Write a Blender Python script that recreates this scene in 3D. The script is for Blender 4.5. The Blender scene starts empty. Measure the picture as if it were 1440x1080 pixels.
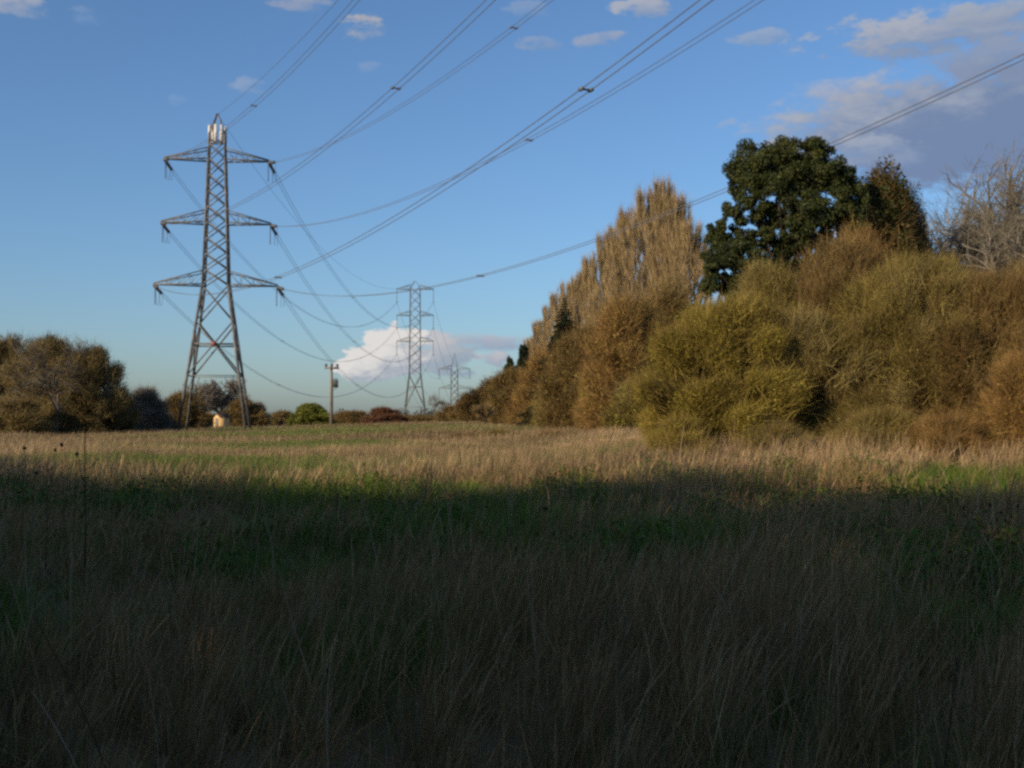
import bpy, math, random
import numpy as np

R = math.radians
scene = bpy.context.scene
COL = scene.collection
F, HZ, EYE = 1700.0, 590.0, 1.7           # focal length and eye-level row in photo pixels, eye height in metres


# ------------------------------------------------------------------ helpers
def smooth(a, b, x):
    t = np.clip((np.asarray(x, float) - a) / (b - a), 0, 1)
    return t * t * (3 - 2 * t)


def ground(x, y):
    """height of the meadow"""
    x = np.asarray(x, float); y = np.asarray(y, float)
    z = 0.85 * smooth(58, 125, y) * smooth(-50, 6, x)
    z = z + 0.35 * smooth(120, 230, y)
    z = z + 0.72 * smooth(23, 37, y) * smooth(-1, 7, x) * (1 - 0.9 * smooth(60, 110, y))
    z = z - 13.5 * smooth(400, 520, y)
    z = z + 0.05 * np.sin(x * 0.31 + 1.3) * np.sin(y * 0.23) + 0.035 * np.sin(x * 0.83 - y * 0.57)
    return z


def X(px, d):
    return (px - 720) / F * d


def Hgt(py, d, px=720):
    """height above the local ground of something whose top shows at row py"""
    return EYE + (HZ - py) / F * d - float(ground(X(px, d), d))


def pnoise(x, y, s, seed=0):
    r = np.random.default_rng(seed)
    v = np.zeros_like(np.asarray(x, float))
    for k in range(7):
        a = r.uniform(0, 6.28); fr = s * r.uniform(0.5, 1.9); ph = r.uniform(0, 6.28)
        v = v + np.sin((x * math.cos(a) + y * math.sin(a)) * fr + ph)
    return v / 3.7


class MB:
    """collects polygons, with a colour per vertex, for ONE mesh object"""
    def __init__(s):
        s.v = []; s.c = []; s.f = []; s.m = []; s.n = 0

    def add(s, v, faces, col=(1, 1, 1), mat=0):
        v = np.asarray(v, np.float32).reshape(-1, 3)
        c = np.asarray(col, np.float32)
        c = np.broadcast_to(c, (len(v), 3)) if c.ndim == 1 else c
        s.v.append(v); s.c.append(c)
        for fa in faces:
            fa = np.asarray(fa, np.int64)
            s.f.append(fa + s.n); s.m.append(np.full(len(fa), mat, np.int32))
        s.n += len(v)

    def bar(s, p, q, w, mat=0, col=(1, 1, 1)):
        p = np.array(p, float); q = np.array(q, float); d = q - p
        L = np.linalg.norm(d); d = d / max(L, 1e-6)
        u = np.cross(d, [0, 0, 1.0] if abs(d[2]) < 0.95 else [1.0, 0, 0]); u /= np.linalg.norm(u)
        n = np.cross(d, u)
        h = w / 2
        c = [p + (a * u + b * n) * h for a, b in ((-1, -1), (1, -1), (1, 1), (-1, 1))]
        c += [k + d * L for k in c]
        s.add(c, [[(0, 1, 5, 4), (1, 2, 6, 5), (2, 3, 7, 6), (3, 0, 4, 7), (3, 2, 1, 0), (4, 5, 6, 7)]], col, mat)

    def box(s, lo, hi, mat=0, col=(1, 1, 1)):
        x0, y0, z0 = lo; x1, y1, z1 = hi
        s.add([(x0, y0, z0), (x1, y0, z0), (x1, y1, z0), (x0, y1, z0), (x0, y0, z1), (x1, y0, z1), (x1, y1, z1), (x0, y1, z1)],
              [[(0, 1, 5, 4), (1, 2, 6, 5), (2, 3, 7, 6), (3, 0, 4, 7), (3, 2, 1, 0), (4, 5, 6, 7)]], col, mat)

    def tube(s, pts, rad, n=6, mat=0, col=(1, 1, 1), caps=True):
        pts = np.asarray(pts, float); k = len(pts)
        rad = np.broadcast_to(np.asarray(rad, float), (k,))
        t = np.gradient(pts, axis=0); t /= np.linalg.norm(t, axis=1)[:, None] + 1e-9
        ref = np.where(np.abs(t[:, 2:3]) < 0.9, np.array([[0, 0, 1.0]]), np.array([[1.0, 0, 0]]))
        u = np.cross(t, ref); u /= np.linalg.norm(u, axis=1)[:, None] + 1e-9
        w = np.cross(t, u)
        a = np.arange(n) * 2 * math.pi / n
        v = pts[:, None] + rad[:, None, None] * (np.cos(a)[None, :, None] * u[:, None] + np.sin(a)[None, :, None] * w[:, None])
        i = np.arange(k - 1)[:, None] * n + np.arange(n)[None]
        j = np.arange(k - 1)[:, None] * n + (np.arange(n)[None] + 1) % n
        f = np.stack([i, j, j + n, i + n], -1).reshape(-1, 4)
        fs = [f]
        if caps:
            fs.append(np.array([list(range(n))[::-1]])); fs.append(np.array([[(k - 1) * n + q for q in range(n)]]))
        s.add(v.reshape(-1, 3), fs, col, mat)

    def strips(s, base, d, L, W, col, bend=None, prof=(1, 0.75, 0), side=None, mat=0, rng=None):
        """many thin tapering blades / twigs at once"""
        base = np.asarray(base, float); N = len(base)
        if N == 0: return
        d = d / (np.linalg.norm(d, axis=1)[:, None] + 1e-9)
        L = np.broadcast_to(L, (N,)); W = np.broadcast_to(W, (N,))
        if side is None:
            side = np.cross(d, rng.normal(size=(N, 3)))
        side = side / (np.linalg.norm(side, axis=1)[:, None] + 1e-9)
        if bend is None: bend = np.zeros((N, 3))
        k = len(prof); rows = []
        for q, p in enumerate(prof):
            t = q / (k - 1)
            c = base + d * (L * t)[:, None] + bend * (L * t * t)[:, None]
            if q == k - 1 and p == 0:
                rows.append(c[:, None])
            else:
                o = side * (W * p * 0.5)[:, None]
                rows.append(np.stack([c - o, c + o], 1))
        v = np.concatenate(rows, 1); m = v.shape[1]
        o = np.arange(N)[:, None] * m
        fs = []; nq = k - 1 if prof[-1] != 0 else k - 2
        for q in range(nq):
            fs.append(o + np.array([[2 * q, 2 * q + 1, 2 * q + 3, 2 * q + 2]]))
        if prof[-1] == 0:
            fs.append(o + np.array([[m - 3, m - 2, m - 1]]))
        c = np.repeat(np.broadcast_to(col, (N, 3)), m, axis=0)
        s.add(v.reshape(-1, 3), fs, c, mat)

    def leaves(s, c, size, col, rng, mat=0, flat=0.0, aspect=0.55):
        N = len(c)
        if N == 0: return
        a = rng.normal(size=(N, 3)); a[:, 2] *= (1 - flat); a /= np.linalg.norm(a, axis=1)[:, None]
        b = np.cross(a, rng.normal(size=(N, 3))); b /= np.linalg.norm(b, axis=1)[:, None] + 1e-9
        size = np.broadcast_to(size, (N,))[:, None]
        v = np.stack([c - a * size, c + b * size * aspect, c + a * size, c - b * size * aspect], 1)
        f = np.arange(N)[:, None] * 4 + np.arange(4)[None]
        s.add(v.reshape(-1, 3), [f], np.repeat(np.broadcast_to(col, (N, 3)), 4, axis=0), mat)

    def mesh(s, name, mats):
        me = bpy.data.meshes.new(name)
        v = np.concatenate(s.v); c = np.concatenate(s.c)
        me.vertices.add(len(v)); me.vertices.foreach_set('co', v.ravel())
        tot = np.concatenate([np.full(len(f), f.shape[1], np.int32) for f in s.f])
        loops = np.concatenate([f.ravel() for f in s.f]).astype(np.int32)
        st = np.concatenate([[0], np.cumsum(tot)[:-1]]).astype(np.int32)
        me.loops.add(len(loops)); me.loops.foreach_set('vertex_index', loops)
        me.polygons.add(len(tot)); me.polygons.foreach_set('loop_start', st)
        try: me.polygons.foreach_set('loop_total', tot)
        except Exception: pass
        me.polygons.foreach_set('material_index', np.concatenate(s.m))
        me.update(calc_edges=True)
        at = me.color_attributes.new('tint', 'FLOAT_COLOR', 'POINT')
        at.data.foreach_set('color', np.concatenate([c, np.ones((len(c), 1), np.float32)], 1).astype(np.float32).ravel())
        for m in mats: me.materials.append(m)
        return me

    def build(s, name, mats, parent=None, smooth_shade=False):
        if not isinstance(mats, (list, tuple)): mats = [mats]
        me = s.mesh(name, mats)
        if smooth_shade:
            me.polygons.foreach_set('use_smooth', np.ones(len(me.polygons), bool))
        return link(name, me, parent)


def link(name, me, parent=None):
    o = bpy.data.objects.new(name, me); COL.objects.link(o)
    if parent is not None: o.parent = parent
    return o


def tag(o, label=None, cat=None, group=None, kind=None):
    if label: o['label'] = label
    if cat: o['category'] = cat
    if group: o['group'] = group
    if kind: o['kind'] = kind
    return o


def empty(name, loc, rz=0.0, sc=1.0):
    o = bpy.data.objects.new(name, None); COL.objects.link(o)
    o.location = loc; o.rotation_euler = (0, 0, rz)
    o.scale = (sc, sc, sc) if not isinstance(sc, (tuple, list)) else sc
    o.empty_display_size = 0.3
    return o


# ------------------------------------------------------------------ materials
def mat_tint(name, rough=0.7, trans=0.0, spec=0.25, var=0.25, scale=3.0):
    """takes the colour of each leaf / blade from the mesh, breaks it up with noise"""
    m = bpy.data.materials.new(name); m.use_nodes = True
    nt = m.node_tree; nt.nodes.clear()
    out = nt.nodes.new('ShaderNodeOutputMaterial')
    p = nt.nodes.new('ShaderNodeBsdfPrincipled')
    at = nt.nodes.new('ShaderNodeAttribute'); at.attribute_name = 'tint'
    tc = nt.nodes.new('ShaderNodeTexCoord'); no = nt.nodes.new('ShaderNodeTexNoise')
    no.inputs['Scale'].default_value = scale; no.inputs['Detail'].default_value = 3
    nt.links.new(tc.outputs['Object'], no.inputs['Vector'])
    mr = nt.nodes.new('ShaderNodeMapRange')
    mr.inputs['From Min'].default_value = 0.3; mr.inputs['From Max'].default_value = 0.7
    mr.inputs['To Min'].default_value = 1 - var; mr.inputs['To Max'].default_value = 1 + var
    nt.links.new(no.outputs['Fac'], mr.inputs['Value'])
    mx = nt.nodes.new('ShaderNodeMix'); mx.data_type = 'RGBA'; mx.blend_type = 'MULTIPLY'; mx.inputs['Factor'].default_value = 1
    nt.links.new(at.outputs['Color'], mx.inputs['A']); nt.links.new(mr.outputs['Result'], mx.inputs['B'])
    nt.links.new(mx.outputs['Result'], p.inputs['Base Color'])
    p.inputs['Roughness'].default_value = rough
    p.inputs['Specular IOR Level'].default_value = spec
    if trans > 0:
        tr = nt.nodes.new('ShaderNodeBsdfTranslucent'); nt.links.new(mx.outputs['Result'], tr.inputs['Color'])
        ms = nt.nodes.new('ShaderNodeMixShader'); ms.inputs['Fac'].default_value = trans
        nt.links.new(p.outputs[0], ms.inputs[1]); nt.links.new(tr.outputs[0], ms.inputs[2])
        nt.links.new(ms.outputs[0], out.inputs[0])
    else:
        nt.links.new(p.outputs[0], out.inputs[0])
    return m


def mat_noise(name, a, b, scale=4.0, rough=0.7, metal=0.0, spec=0.3, stretch=(1, 1, 1), bump=0.0):
    m = bpy.data.materials.new(name); m.use_nodes = True
    nt = m.node_tree; p = nt.nodes['Principled BSDF']
    tc = nt.nodes.new('ShaderNodeTexCoord'); mp = nt.nodes.new('ShaderNodeMapping'); no = nt.nodes.new('ShaderNodeTexNoise')
    mp.inputs['Scale'].default_value = stretch
    no.inputs['Scale'].default_value = scale; no.inputs['Detail'].default_value = 6
    nt.links.new(tc.outputs['Object'], mp.inputs['Vector']); nt.links.new(mp.outputs[0], no.inputs['Vector'])
    cr = nt.nodes.new('ShaderNodeValToRGB')
    cr.color_ramp.elements[0].position = 0.35; cr.color_ramp.elements[0].color = (*a, 1)
    cr.color_ramp.elements[1].position = 0.65; cr.color_ramp.elements[1].color = (*b, 1)
    nt.links.new(no.outputs['Fac'], cr.inputs['Fac']); nt.links.new(cr.outputs['Color'], p.inputs['Base Color'])
    p.inputs['Roughness'].default_value = rough; p.inputs['Metallic'].default_value = metal
    p.inputs['Specular IOR Level'].default_value = spec
    if bump:
        bm = nt.nodes.new('ShaderNodeBump'); bm.inputs['Strength'].default_value = bump
        nt.links.new(no.outputs['Fac'], bm.inputs['Height']); nt.links.new(bm.outputs[0], p.inputs['Normal'])
    return m


M = {
    'steel': mat_noise('galvanised_steel', (0.095, 0.093, 0.088), (0.19, 0.182, 0.168), 1.3, 0.6, 0.0, 0.35),
    'wire': mat_noise('weathered_aluminium', (0.11, 0.115, 0.13), (0.16, 0.165, 0.18), 2.0, 0.55, 0.0, 0.3),
    'glass': mat_noise('brown_porcelain', (0.05, 0.05, 0.055), (0.10, 0.10, 0.11), 3.0, 0.3, 0.0, 0.5),
    'panel': mat_noise('antenna_plastic', (0.62, 0.60, 0.58), (0.72, 0.70, 0.68), 1.5, 0.45),
    'sign': mat_noise('red_enamel', (0.27, 0.09, 0.085), (0.33, 0.11, 0.10), 3.0, 0.5),
    'concrete': mat_noise('concrete', (0.25, 0.24, 0.22), (0.36, 0.35, 0.32), 2.0, 0.9),
    'pole': mat_noise('weathered_pole_timber', (0.16, 0.13, 0.10), (0.27, 0.23, 0.18), 3.0, 0.85, 0, 0.2, (1, 1, 0.08)),
    'transformer': mat_noise('grey_tank_paint', (0.10, 0.11, 0.11), (0.15, 0.16, 0.16), 2.0, 0.5),
    'shed': mat_noise('pale_shed_boards', (0.62, 0.40, 0.17), (0.78, 0.54, 0.26), 3.0, 0.8, 0, 0.2, (6, 6, 0.4)),
    'shed_dull': mat_noise('rusty_shed_boards', (0.26, 0.13, 0.06), (0.36, 0.19, 0.09), 3.0, 0.8, 0, 0.2, (6, 6, 0.4)),
    'felt': mat_noise('roof_felt', (0.05, 0.04, 0.035), (0.09, 0.07, 0.06), 3.0, 0.9),
    'bark': mat_tint('bark', 0.9, 0, 0.15, 0.35, 5.0),
    'twig': mat_tint('twigs', 0.85, 0.0, 0.15, 0.25, 1.2),
    'leaf': mat_tint('leaves', 0.6, 0.25, 0.3, 0.25, 1.2),
    'evergreen': mat_tint('evergreen_leaves', 0.6, 0.15, 0.25, 0.3, 1.0),
    'grass': mat_tint('grass_blades', 0.75, 0.2, 0.2, 0.2, 1.7),
    'stalk': mat_tint('dry_stalks', 0.85, 0, 0.15, 0.25, 9.0),
    'paper': mat_noise('white_scrap', (0.7, 0.7, 0.68), (0.8, 0.8, 0.78), 5.0, 0.6),
}


# ------------------------------------------------------------------ trees
def blob_lobes(rng, W, H, D, n, z0=0.0):
    """many small lobes (centre, radii) filling an uneven dome W wide, D deep, H high"""
    L = []
    for k in range(n * 3):
        a = rng.uniform(0, 6.283); r = rng.uniform(0, 1) ** 0.4
        hz = rng.uniform(0.06, 0.9)
        prof = (1 - hz ** 1.8) ** 0.75 * (1 + 0.22 * math.sin(3 * a + 3 * W + 4 * hz) + 0.16 * math.sin(5 * a + 2 * H - 6 * hz))
        rr = rng.uniform(0.05, 0.16)
        L.append(((math.cos(a) * r * W * .46 * prof, math.sin(a) * r * D * .46 * prof, z0 + (H - z0) * hz),
                  (rr * W, rr * D, rr * (H - z0) * 1.1)))
    return L


def crown_points(rng, lobes, n, shell=0.32, zmin=0.05):
    C = np.array([l[0] for l in lobes]); A = np.array([l[1] for l in lobes])
    w = (A[:, 0] * A[:, 2]) ** 0.9; w /= w.sum()
    i = rng.choice(len(lobes), n, p=w)
    u = rng.normal(size=(n, 3)); u /= np.linalg.norm(u, axis=1)[:, None]
    r = 1 - np.abs(rng.normal(size=n)) * shell
    r = np.clip(r, 0.05, 1.12)
    p = C[i] + u * r[:, None] * A[i]
    k = p[:, 2] > zmin
    return p[k], u[k], i[k]


def pick(rng, cols, idx, jit=0.22):
    """a colour for each leaf: its lobe's colour, varied"""
    cols = np.array(cols); nl = int(idx.max()) + 1
    a = rng.integers(0, len(cols), nl); b = rng.integers(0, len(cols), nl); t = rng.uniform(0, 1, (nl, 1))
    lc = cols[a] * t + cols[b] * (1 - t)
    c = lc[idx]
    k = rng.uniform(0, 1, len(idx)) < 0.3
    c[k] = cols[rng.integers(0, len(cols), k.sum())]
    return c * rng.uniform(1 - jit, 1 + jit, (len(idx), 1)) * rng.uniform(0.95, 1.05, (len(idx), 3))


def stem_mesh(rng, W, H, D, n, rad, col):
    """several stems leaving the ground and forking into the mass"""
    b = MB()
    for k in range(n):
        a = rng.uniform(0, 6.283); r0 = rng.uniform(0, 0.10)
        p = np.array([math.cos(a) * r0 * W, math.sin(a) * r0 * D, -0.15])
        tip = np.array([math.cos(a) * W * rng.uniform(0.1, 0.38), math.sin(a) * D * rng.uniform(0.1, 0.38), H * rng.uniform(0.55, 0.88)])
        t = np.linspace(0, 1, 7)[:, None]
        path = p + (tip - p) * np.concatenate([t ** 1.4, t ** 1.4, t], 1) + rng.normal(size=(7, 3)) * 0.02 * H * t
        b.tube(path, rad * (1 - 0.85 * t[:, 0]), 6, 0, col)
        for j in range(4):
            q = path[rng.integers(2, 6)]
            e = q + np.array([rng.normal() * W * 0.14, rng.normal() * D * 0.14, rng.uniform(0.08, 0.25) * H])
            b.tube([q, (q + e) / 2 + rng.normal(size=3) * 0.02 * H, e], [rad * 0.4, rad * 0.3, rad * 0.08], 5, 0, col)
    return b


BARK_B = (0.09, 0.065, 0.04)
BARK_G = (0.20, 0.18, 0.15)


def make_bush(seed, W, H, D, twigs, leafs, ntw, nlf, lsize=0.09, nl=34, tw=0.028, tl=(0.5, 1.5), up=0.6, z0=0.0,
              trunk=5, rad=0.09, bark=BARK_B, lmat='leaf', shell=0.5):
    rng = np.random.default_rng(seed)
    lobes = blob_lobes(rng, W, H, D, nl, z0)
    b = MB()
    p, u, i = crown_points(rng, lobes, int(ntw * 1.25), shell)
    ctr = p / np.array([W / 2, D / 2, H]); ctr[:, 2] -= .3
    d = u * np.array([0.4, 0.4, 0.25]) + ctr * 0.7 + np.array([0, 0, up]) + rng.normal(size=p.shape) * 0.38
    n = len(p); L = rng.uniform(tl[0], tl[1], n) * np.where(rng.uniform(size=n) < .06, 1.7, 1.0)
    base = p - d / np.linalg.norm(d, axis=1)[:, None] * (L * 0.55)[:, None]
    base[:, 2] = np.maximum(base[:, 2], 0.02)
    b.strips(base, d, L, rng.uniform(0.5, 1.3, n) * tw, pick(rng, twigs, i), bend=rng.normal(size=(n, 3)) * 0.18 + np.array([0, 0, 0.05]), rng=rng)
    if nlf:
        p, u, i = crown_points(rng, lobes, int(nlf * 1.7), shell)
        b.leaves(p, rng.uniform(0.6, 1.3, len(p)) * lsize, pick(rng, leafs, i), rng, 1)
    av = np.concatenate(b.v); kz = H / np.percentile(av[:, 2], 99.6); kx = W * .5 / np.percentile(np.abs(av[:, 0]), 97)
    b.v = [v * np.array([kx, kx, kz], np.float32) for v in b.v]
    crown = b.mesh('crown', [M['twig'], M[lmat]])
    st = stem_mesh(rng, W, H, D, trunk, rad, bark).mesh('stem', [M['bark']])
    return [('stem', st), ('crown', crown)]


def make_bare_tree(seed, H, W, col, twcol, levels=4, trunk_h=0.22, rad=None, twn=6, up=0.32, tww=0.022, lean=0.0, kids=(5, 7), keep=.55):
    """trunk, forking limbs and a crown of fine twigs"""
    rng = np.random.default_rng(seed)
    rad = rad or H * 0.02
    tb = MB(); cb = MB(); tw_b = []; tw_d = []; tw_l = []

    def grow(p, d, L, r, lev):
        k = 6; path = [p]; dd = d.copy()
        for q in range(k - 1):
            dd = dd + rng.normal(size=3) * (0.10 + 0.04 * lev) + np.array([0, 0, up * 0.22])
            dd /= np.linalg.norm(dd)
            path.append(path[-1] + dd * L / (k - 1))
        path = np.array(path); rr = r * np.linspace(1, 0.5, k)
        (tb if lev <= 1 else cb).tube(path, rr, 6 if lev < 2 else 4, 0, np.array(col) * rng.uniform(0.85, 1.15), caps=False)
        if lev >= levels:
            for q in range(twn):
                s = path[rng.integers(1, k)]
                e = dd + rng.normal(size=3) * 0.6; e[2] += up * 0.5
                tw_b.append(s); tw_d.append(e); tw_l.append(L * rng.uniform(0.4, 1.0))
            return
        n = rng.integers(kids[0], kids[1] + 1)
        for q in range(n):
            f = 0.42 + 0.58 * (q + rng.uniform(0.2, 1)) / n
            if lev == 0: f = 0.55 + 0.45 * (q + 1) / n
            f = min(f, 1) * (k - 1); j = int(min(f, k - 2)); s = path[j] + (path[j + 1] - path[j]) * (f - j)
            ang = R(rng.uniform(24, 54)) if q < n - 1 else R(rng.uniform(10, 24))
            az = rng.uniform(0, 6.283) if lev else q * 2.4 + rng.uniform(-.4, .4)
            u = np.cross(dd, [0.3, 0.2, 1.0]); u /= np.linalg.norm(u) + 1e-9; w = np.cross(dd, u)
            nd = dd * math.cos(ang) + (u * math.cos(az) + w * math.sin(az)) * math.sin(ang)
            if lev == 0: nd[:2] *= W / H * 1.5
            nd /= np.linalg.norm(nd)
            grow(s, nd, L * rng.uniform(0.58, 0.82) * (1.6 if lev == 0 else 1) * (1 if q < n - 1 else .8), r * (keep if q < n - 1 else keep + .1), lev + 1)

    grow(np.array([0, 0, -0.2]), np.array([lean, 0, 1.0]), H * trunk_h * 1.45, rad, 0)
    tw_b = np.array(tw_b); tw_d = np.array(tw_d); tw_l = np.array(tw_l); n = len(tw_b)
    c = np.array(twcol)[rng.integers(0, len(twcol), n)] * rng.uniform(0.8, 1.2, (n, 1))
    cb.strips(tw_b, tw_d, tw_l, tww * rng.uniform(0.7, 1.3, n), c, bend=rng.normal(size=(n, 3)) * 0.2, rng=rng)
    # fine side shoots
    t = rng.uniform(0.2, 0.9, (n * 3, 1)); i = np.repeat(np.arange(n), 3)
    dn = tw_d / np.linalg.norm(tw_d, axis=1)[:, None]
    sb = tw_b[i] + dn[i] * tw_l[i][:, None] * t
    cb.strips(sb, dn[i] + rng.normal(size=(n * 3, 3)) * 0.55, tw_l[i] * 0.5, tww * 0.7, c[i], rng=rng)
    # scale so that the top is at H
    allv = np.concatenate(cb.v); s = H / np.percentile(allv[:, 2], 99.7)
    for q in (tb, cb): q.v = [v * s for v in q.v]
    return [('trunk', tb.mesh('trunk', [M['bark']])), ('crown', cb.mesh('crown', [M['twig']]))]


def make_poplar(seed, H, W, cols):
    rng = np.random.default_rng(seed)
    tb = MB(); cb = MB()
    t = np.linspace(0, 1, 9)
    tb.tube(np.stack([np.sin(t * 3) * 0.08, np.cos(t * 2.2) * 0.08, t * H * 0.97 - 0.2], 1), 0.26 * (1 - t) + 0.02, 7, 0, (0.17, 0.14, 0.10))
    nb = 95
    for k in range(nb):
        z = H * (0.08 + 0.80 * (k / nb) ** 0.9); a = rng.uniform(0, 6.283)
        env = W / 2 * (1 - (z / H) ** 2.2) * rng.uniform(0.55, 1.12)
        L = min(rng.uniform(0.14, 0.28) * H, (H - z) * rng.uniform(0.85, 1.05))
        q = np.linspace(0, 1, 5)
        r = env * (1 - (1 - q) ** 2.2)
        path = np.stack([np.cos(a) * r, np.sin(a) * r, z + L * q], 1) + rng.normal(size=(5, 3)) * 0.05
        cb.tube(path, 0.05 * (1 - q) + 0.012, 4, 0, (0.21, 0.165, 0.105), caps=False)
        n = 120
        f = rng.uniform(0.15, 1, n) * 4; j = np.minimum(f.astype(int), 3)
        s = path[j] + (path[j + 1] - path[j]) * (f - j)[:, None]
        d = np.stack([rng.normal(size=n) * 0.20 + np.cos(a) * 0.10, rng.normal(size=n) * 0.20 + np.sin(a) * 0.10, np.ones(n)], 1)
        c = np.array(cols)[rng.integers(0, len(cols), n)] * rng.uniform(0.75, 1.25, (n, 1))
        cb.strips(s, d, rng.uniform(0.5, 1.9, n), 0.036, c, rng=rng)
    return [('trunk', tb.mesh('trunk', [M['bark']])), ('crown', cb.mesh('crown', [M['twig']]))]


def make_conifer(seed, H, W, cols):
    rng = np.random.default_rng(seed); tb = MB(); cb = MB()
    tb.tube([(0, 0, -0.2), (0.03, 0, H * 0.5), (0, 0, H)], [0.22, 0.13, 0.02], 7, 0, BARK_B)
    z = H * 0.06
    while z < H * 0.985:
        r = W / 2 * (1 - z / H) ** 1.0
        for q in range(15):
            a = rng.uniform(0, 6.283); L = r * rng.uniform(0.4, 1.25) + 0.05
            t = np.linspace(0, 1, 5)
            path = np.stack([np.cos(a) * L * t, np.sin(a) * L * t, z + 0.12 * L * t - 0.32 * L * t * t], 1)
            cb.tube(path, 0.03 * (1 - t) + 0.008, 4, 0, BARK_B, caps=False)
            n = int(40 + 95 * L)
            f = rng.uniform(0.1, 1, n) * 4; j = np.minimum(f.astype(int), 3)
            s = path[j] + (path[j + 1] - path[j]) * (f - j)[:, None]
            d = np.stack([np.cos(a) + rng.normal(size=n) * 0.8, np.sin(a) + rng.normal(size=n) * 0.8, rng.normal(size=n) * 0.35 - 0.25], 1)
            c = np.array(cols)[rng.integers(0, len(cols), n)] * rng.uniform(0.7, 1.3, (n, 1))
            cb.strips(s, d, rng.uniform(0.3, 1.0, n) * min(.5, .10 + .22 * L), min(.10, .035 + .05 * L), c, mat=1, rng=rng)
        z += H * 0.017 + 0.04
    return [('trunk', tb.mesh('trunk', [M['bark']])), ('crown', cb.mesh('crown', [M['twig'], M['evergreen']]))]


def plant(name, label, cat, parts, px, d, group=None, rz=0.0, sc=1.0, sink=0.0):
    x = X(px, d)
    o = empty(name, (x, d, float(ground(x, d)) - sink), rz, sc)
    tag(o, label, cat, group)
    for n, me in parts: link(n, me, o)
    return o


# ------------------------------------------------------------------ the setting: one sheet of meadow to the horizon
def meadow_material():
    m = bpy.data.materials.new('meadow'); m.use_nodes = True
    nt = m.node_tree; p = nt.nodes['Principled BSDF']; N = nt.nodes.new; K = nt.links.new
    tc = N('ShaderNodeTexCoord')
    def noise(sc, det, stretch=(1, 1, 1)):
        mp = N('ShaderNodeMapping'); mp.inputs['Scale'].default_value = stretch
        K(tc.outputs['Object'], mp.inputs['Vector'])
        n = N('ShaderNodeTexNoise'); n.inputs['Scale'].default_value = sc; n.inputs['Detail'].default_value = det
        K(mp.outputs[0], n.inputs['Vector']); return n.outputs['Fac']
    def ramp(f, a, b, ca, cb):
        r = N('ShaderNodeValToRGB'); e = r.color_ramp.elements
        e[0].position = a; e[0].color = (*ca, 1); e[1].position = b; e[1].color = (*cb, 1)
        K(f, r.inputs['Fac']); return r.outputs['Color']
    def mix(f, a, b):
        x = N('ShaderNodeMix'); x.data_type = 'RGBA'; K(f, x.inputs['Factor']); K(a, x.inputs['A']); K(b, x.inputs['B']); return x.outputs['Result']
    fine = noise(2.2, 8, (1, 0.5, 1)); mid = noise(0.11, 5, (1, 0.35, 1)); big = noise(0.03, 3, (1, 0.4, 1))
    straw = ramp(fine, 0.3, 0.7, (0.10, 0.07, 0.033), (0.22, 0.16, 0.08))
    green = ramp(fine, 0.3, 0.7, (0.07, 0.085, 0.022), (0.16, 0.175, 0.055))
    brown = ramp(fine, 0.3, 0.7, (0.06, 0.04, 0.022), (0.13, 0.09, 0.05))
    def step(f, a, b):
        r = N('ShaderNodeMapRange'); r.interpolation_type = 'SMOOTHSTEP'
        r.inputs['From Min'].default_value = a; r.inputs['From Max'].default_value = b; K(f, r.inputs['Value']); return r.outputs['Result']
    c = mix(step(mid, 0.50, 0.66), straw, green)
    c = mix(step(big, 0.52, 0.70), c, brown)
    K(c, p.inputs['Base Color'])
    p.inputs['Roughness'].default_value = 0.95; p.inputs['Specular IOR Level'].default_value = 0.1
    bm = N('ShaderNodeBump'); bm.inputs['Strength'].default_value = 0.6; bm.inputs['Distance'].default_value = 0.1
    K(fine, bm.inputs['Height']); K(bm.outputs[0], p.inputs['Normal'])
    return m


def axis(lim, fine, k):
    a = [0.0]; st = fine
    while a[-1] < lim:
        a.append(a[-1] + st)
        if a[-1] > 60: st *= k
    return np.array(a)


ax = axis(4000, 2.0, 1.09); xs = np.concatenate([-ax[:0:-1], ax])
ys = xs.copy()
gx, gy = np.meshgrid(xs, ys)
gv = np.stack([gx, gy, ground(gx, gy)], -1).reshape(-1, 3)
nx = len(xs); ii = (np.arange(len(ys) - 1)[:, None] * nx + np.arange(nx - 1)[None]).ravel()
mb = MB(); mb.add(gv, [np.stack([ii, ii + 1, ii + nx + 1, ii + nx], 1)])
g = mb.build('ground', meadow_material(), smooth_shade=True); tag(g, kind='structure')


# ------------------------------------------------------------------ grass
def green_mask(x, y):
    """where the sward is green rather than dead straw"""
    def sp(cx, cy, rx, ry): return np.exp(-((x - cx) / rx) ** 2 - ((y - cy) / ry) ** 2)
    m = 0.60 + 0.34 * pnoise(x, y * 0.6, 0.55, 3) + 0.40 * pnoise(x, y * .8, 1.5, 4)
    m = m + 0.65 * sp(14, 26.5, 10, 2.6) + 0.4 * sp(4, 31, 5, 3.2) - 1.6 * sp(14, 34.5, 14, 4.0) + 0.5 * sp(-16, 46, 9, 6) + 0.5 * sp(-4.2, 7.5, 1.6, 2.6)
    far = smooth(46, 56, y)
    m = m * (1 - far) + far * (0.26 + 0.34 * pnoise(x * 0.5, y * 0.5, 0.2, 8) + 1.3 * sp(-20, 104, 10, 12) + .5 * sp(-12, 150, 30, 25) + 1.0 * sp(-15, 72, 8, 6) + .3 * sp(2, 66, 9, 3) + 0.55 * sp(-24, 160, 16, 30))
    return m


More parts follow.
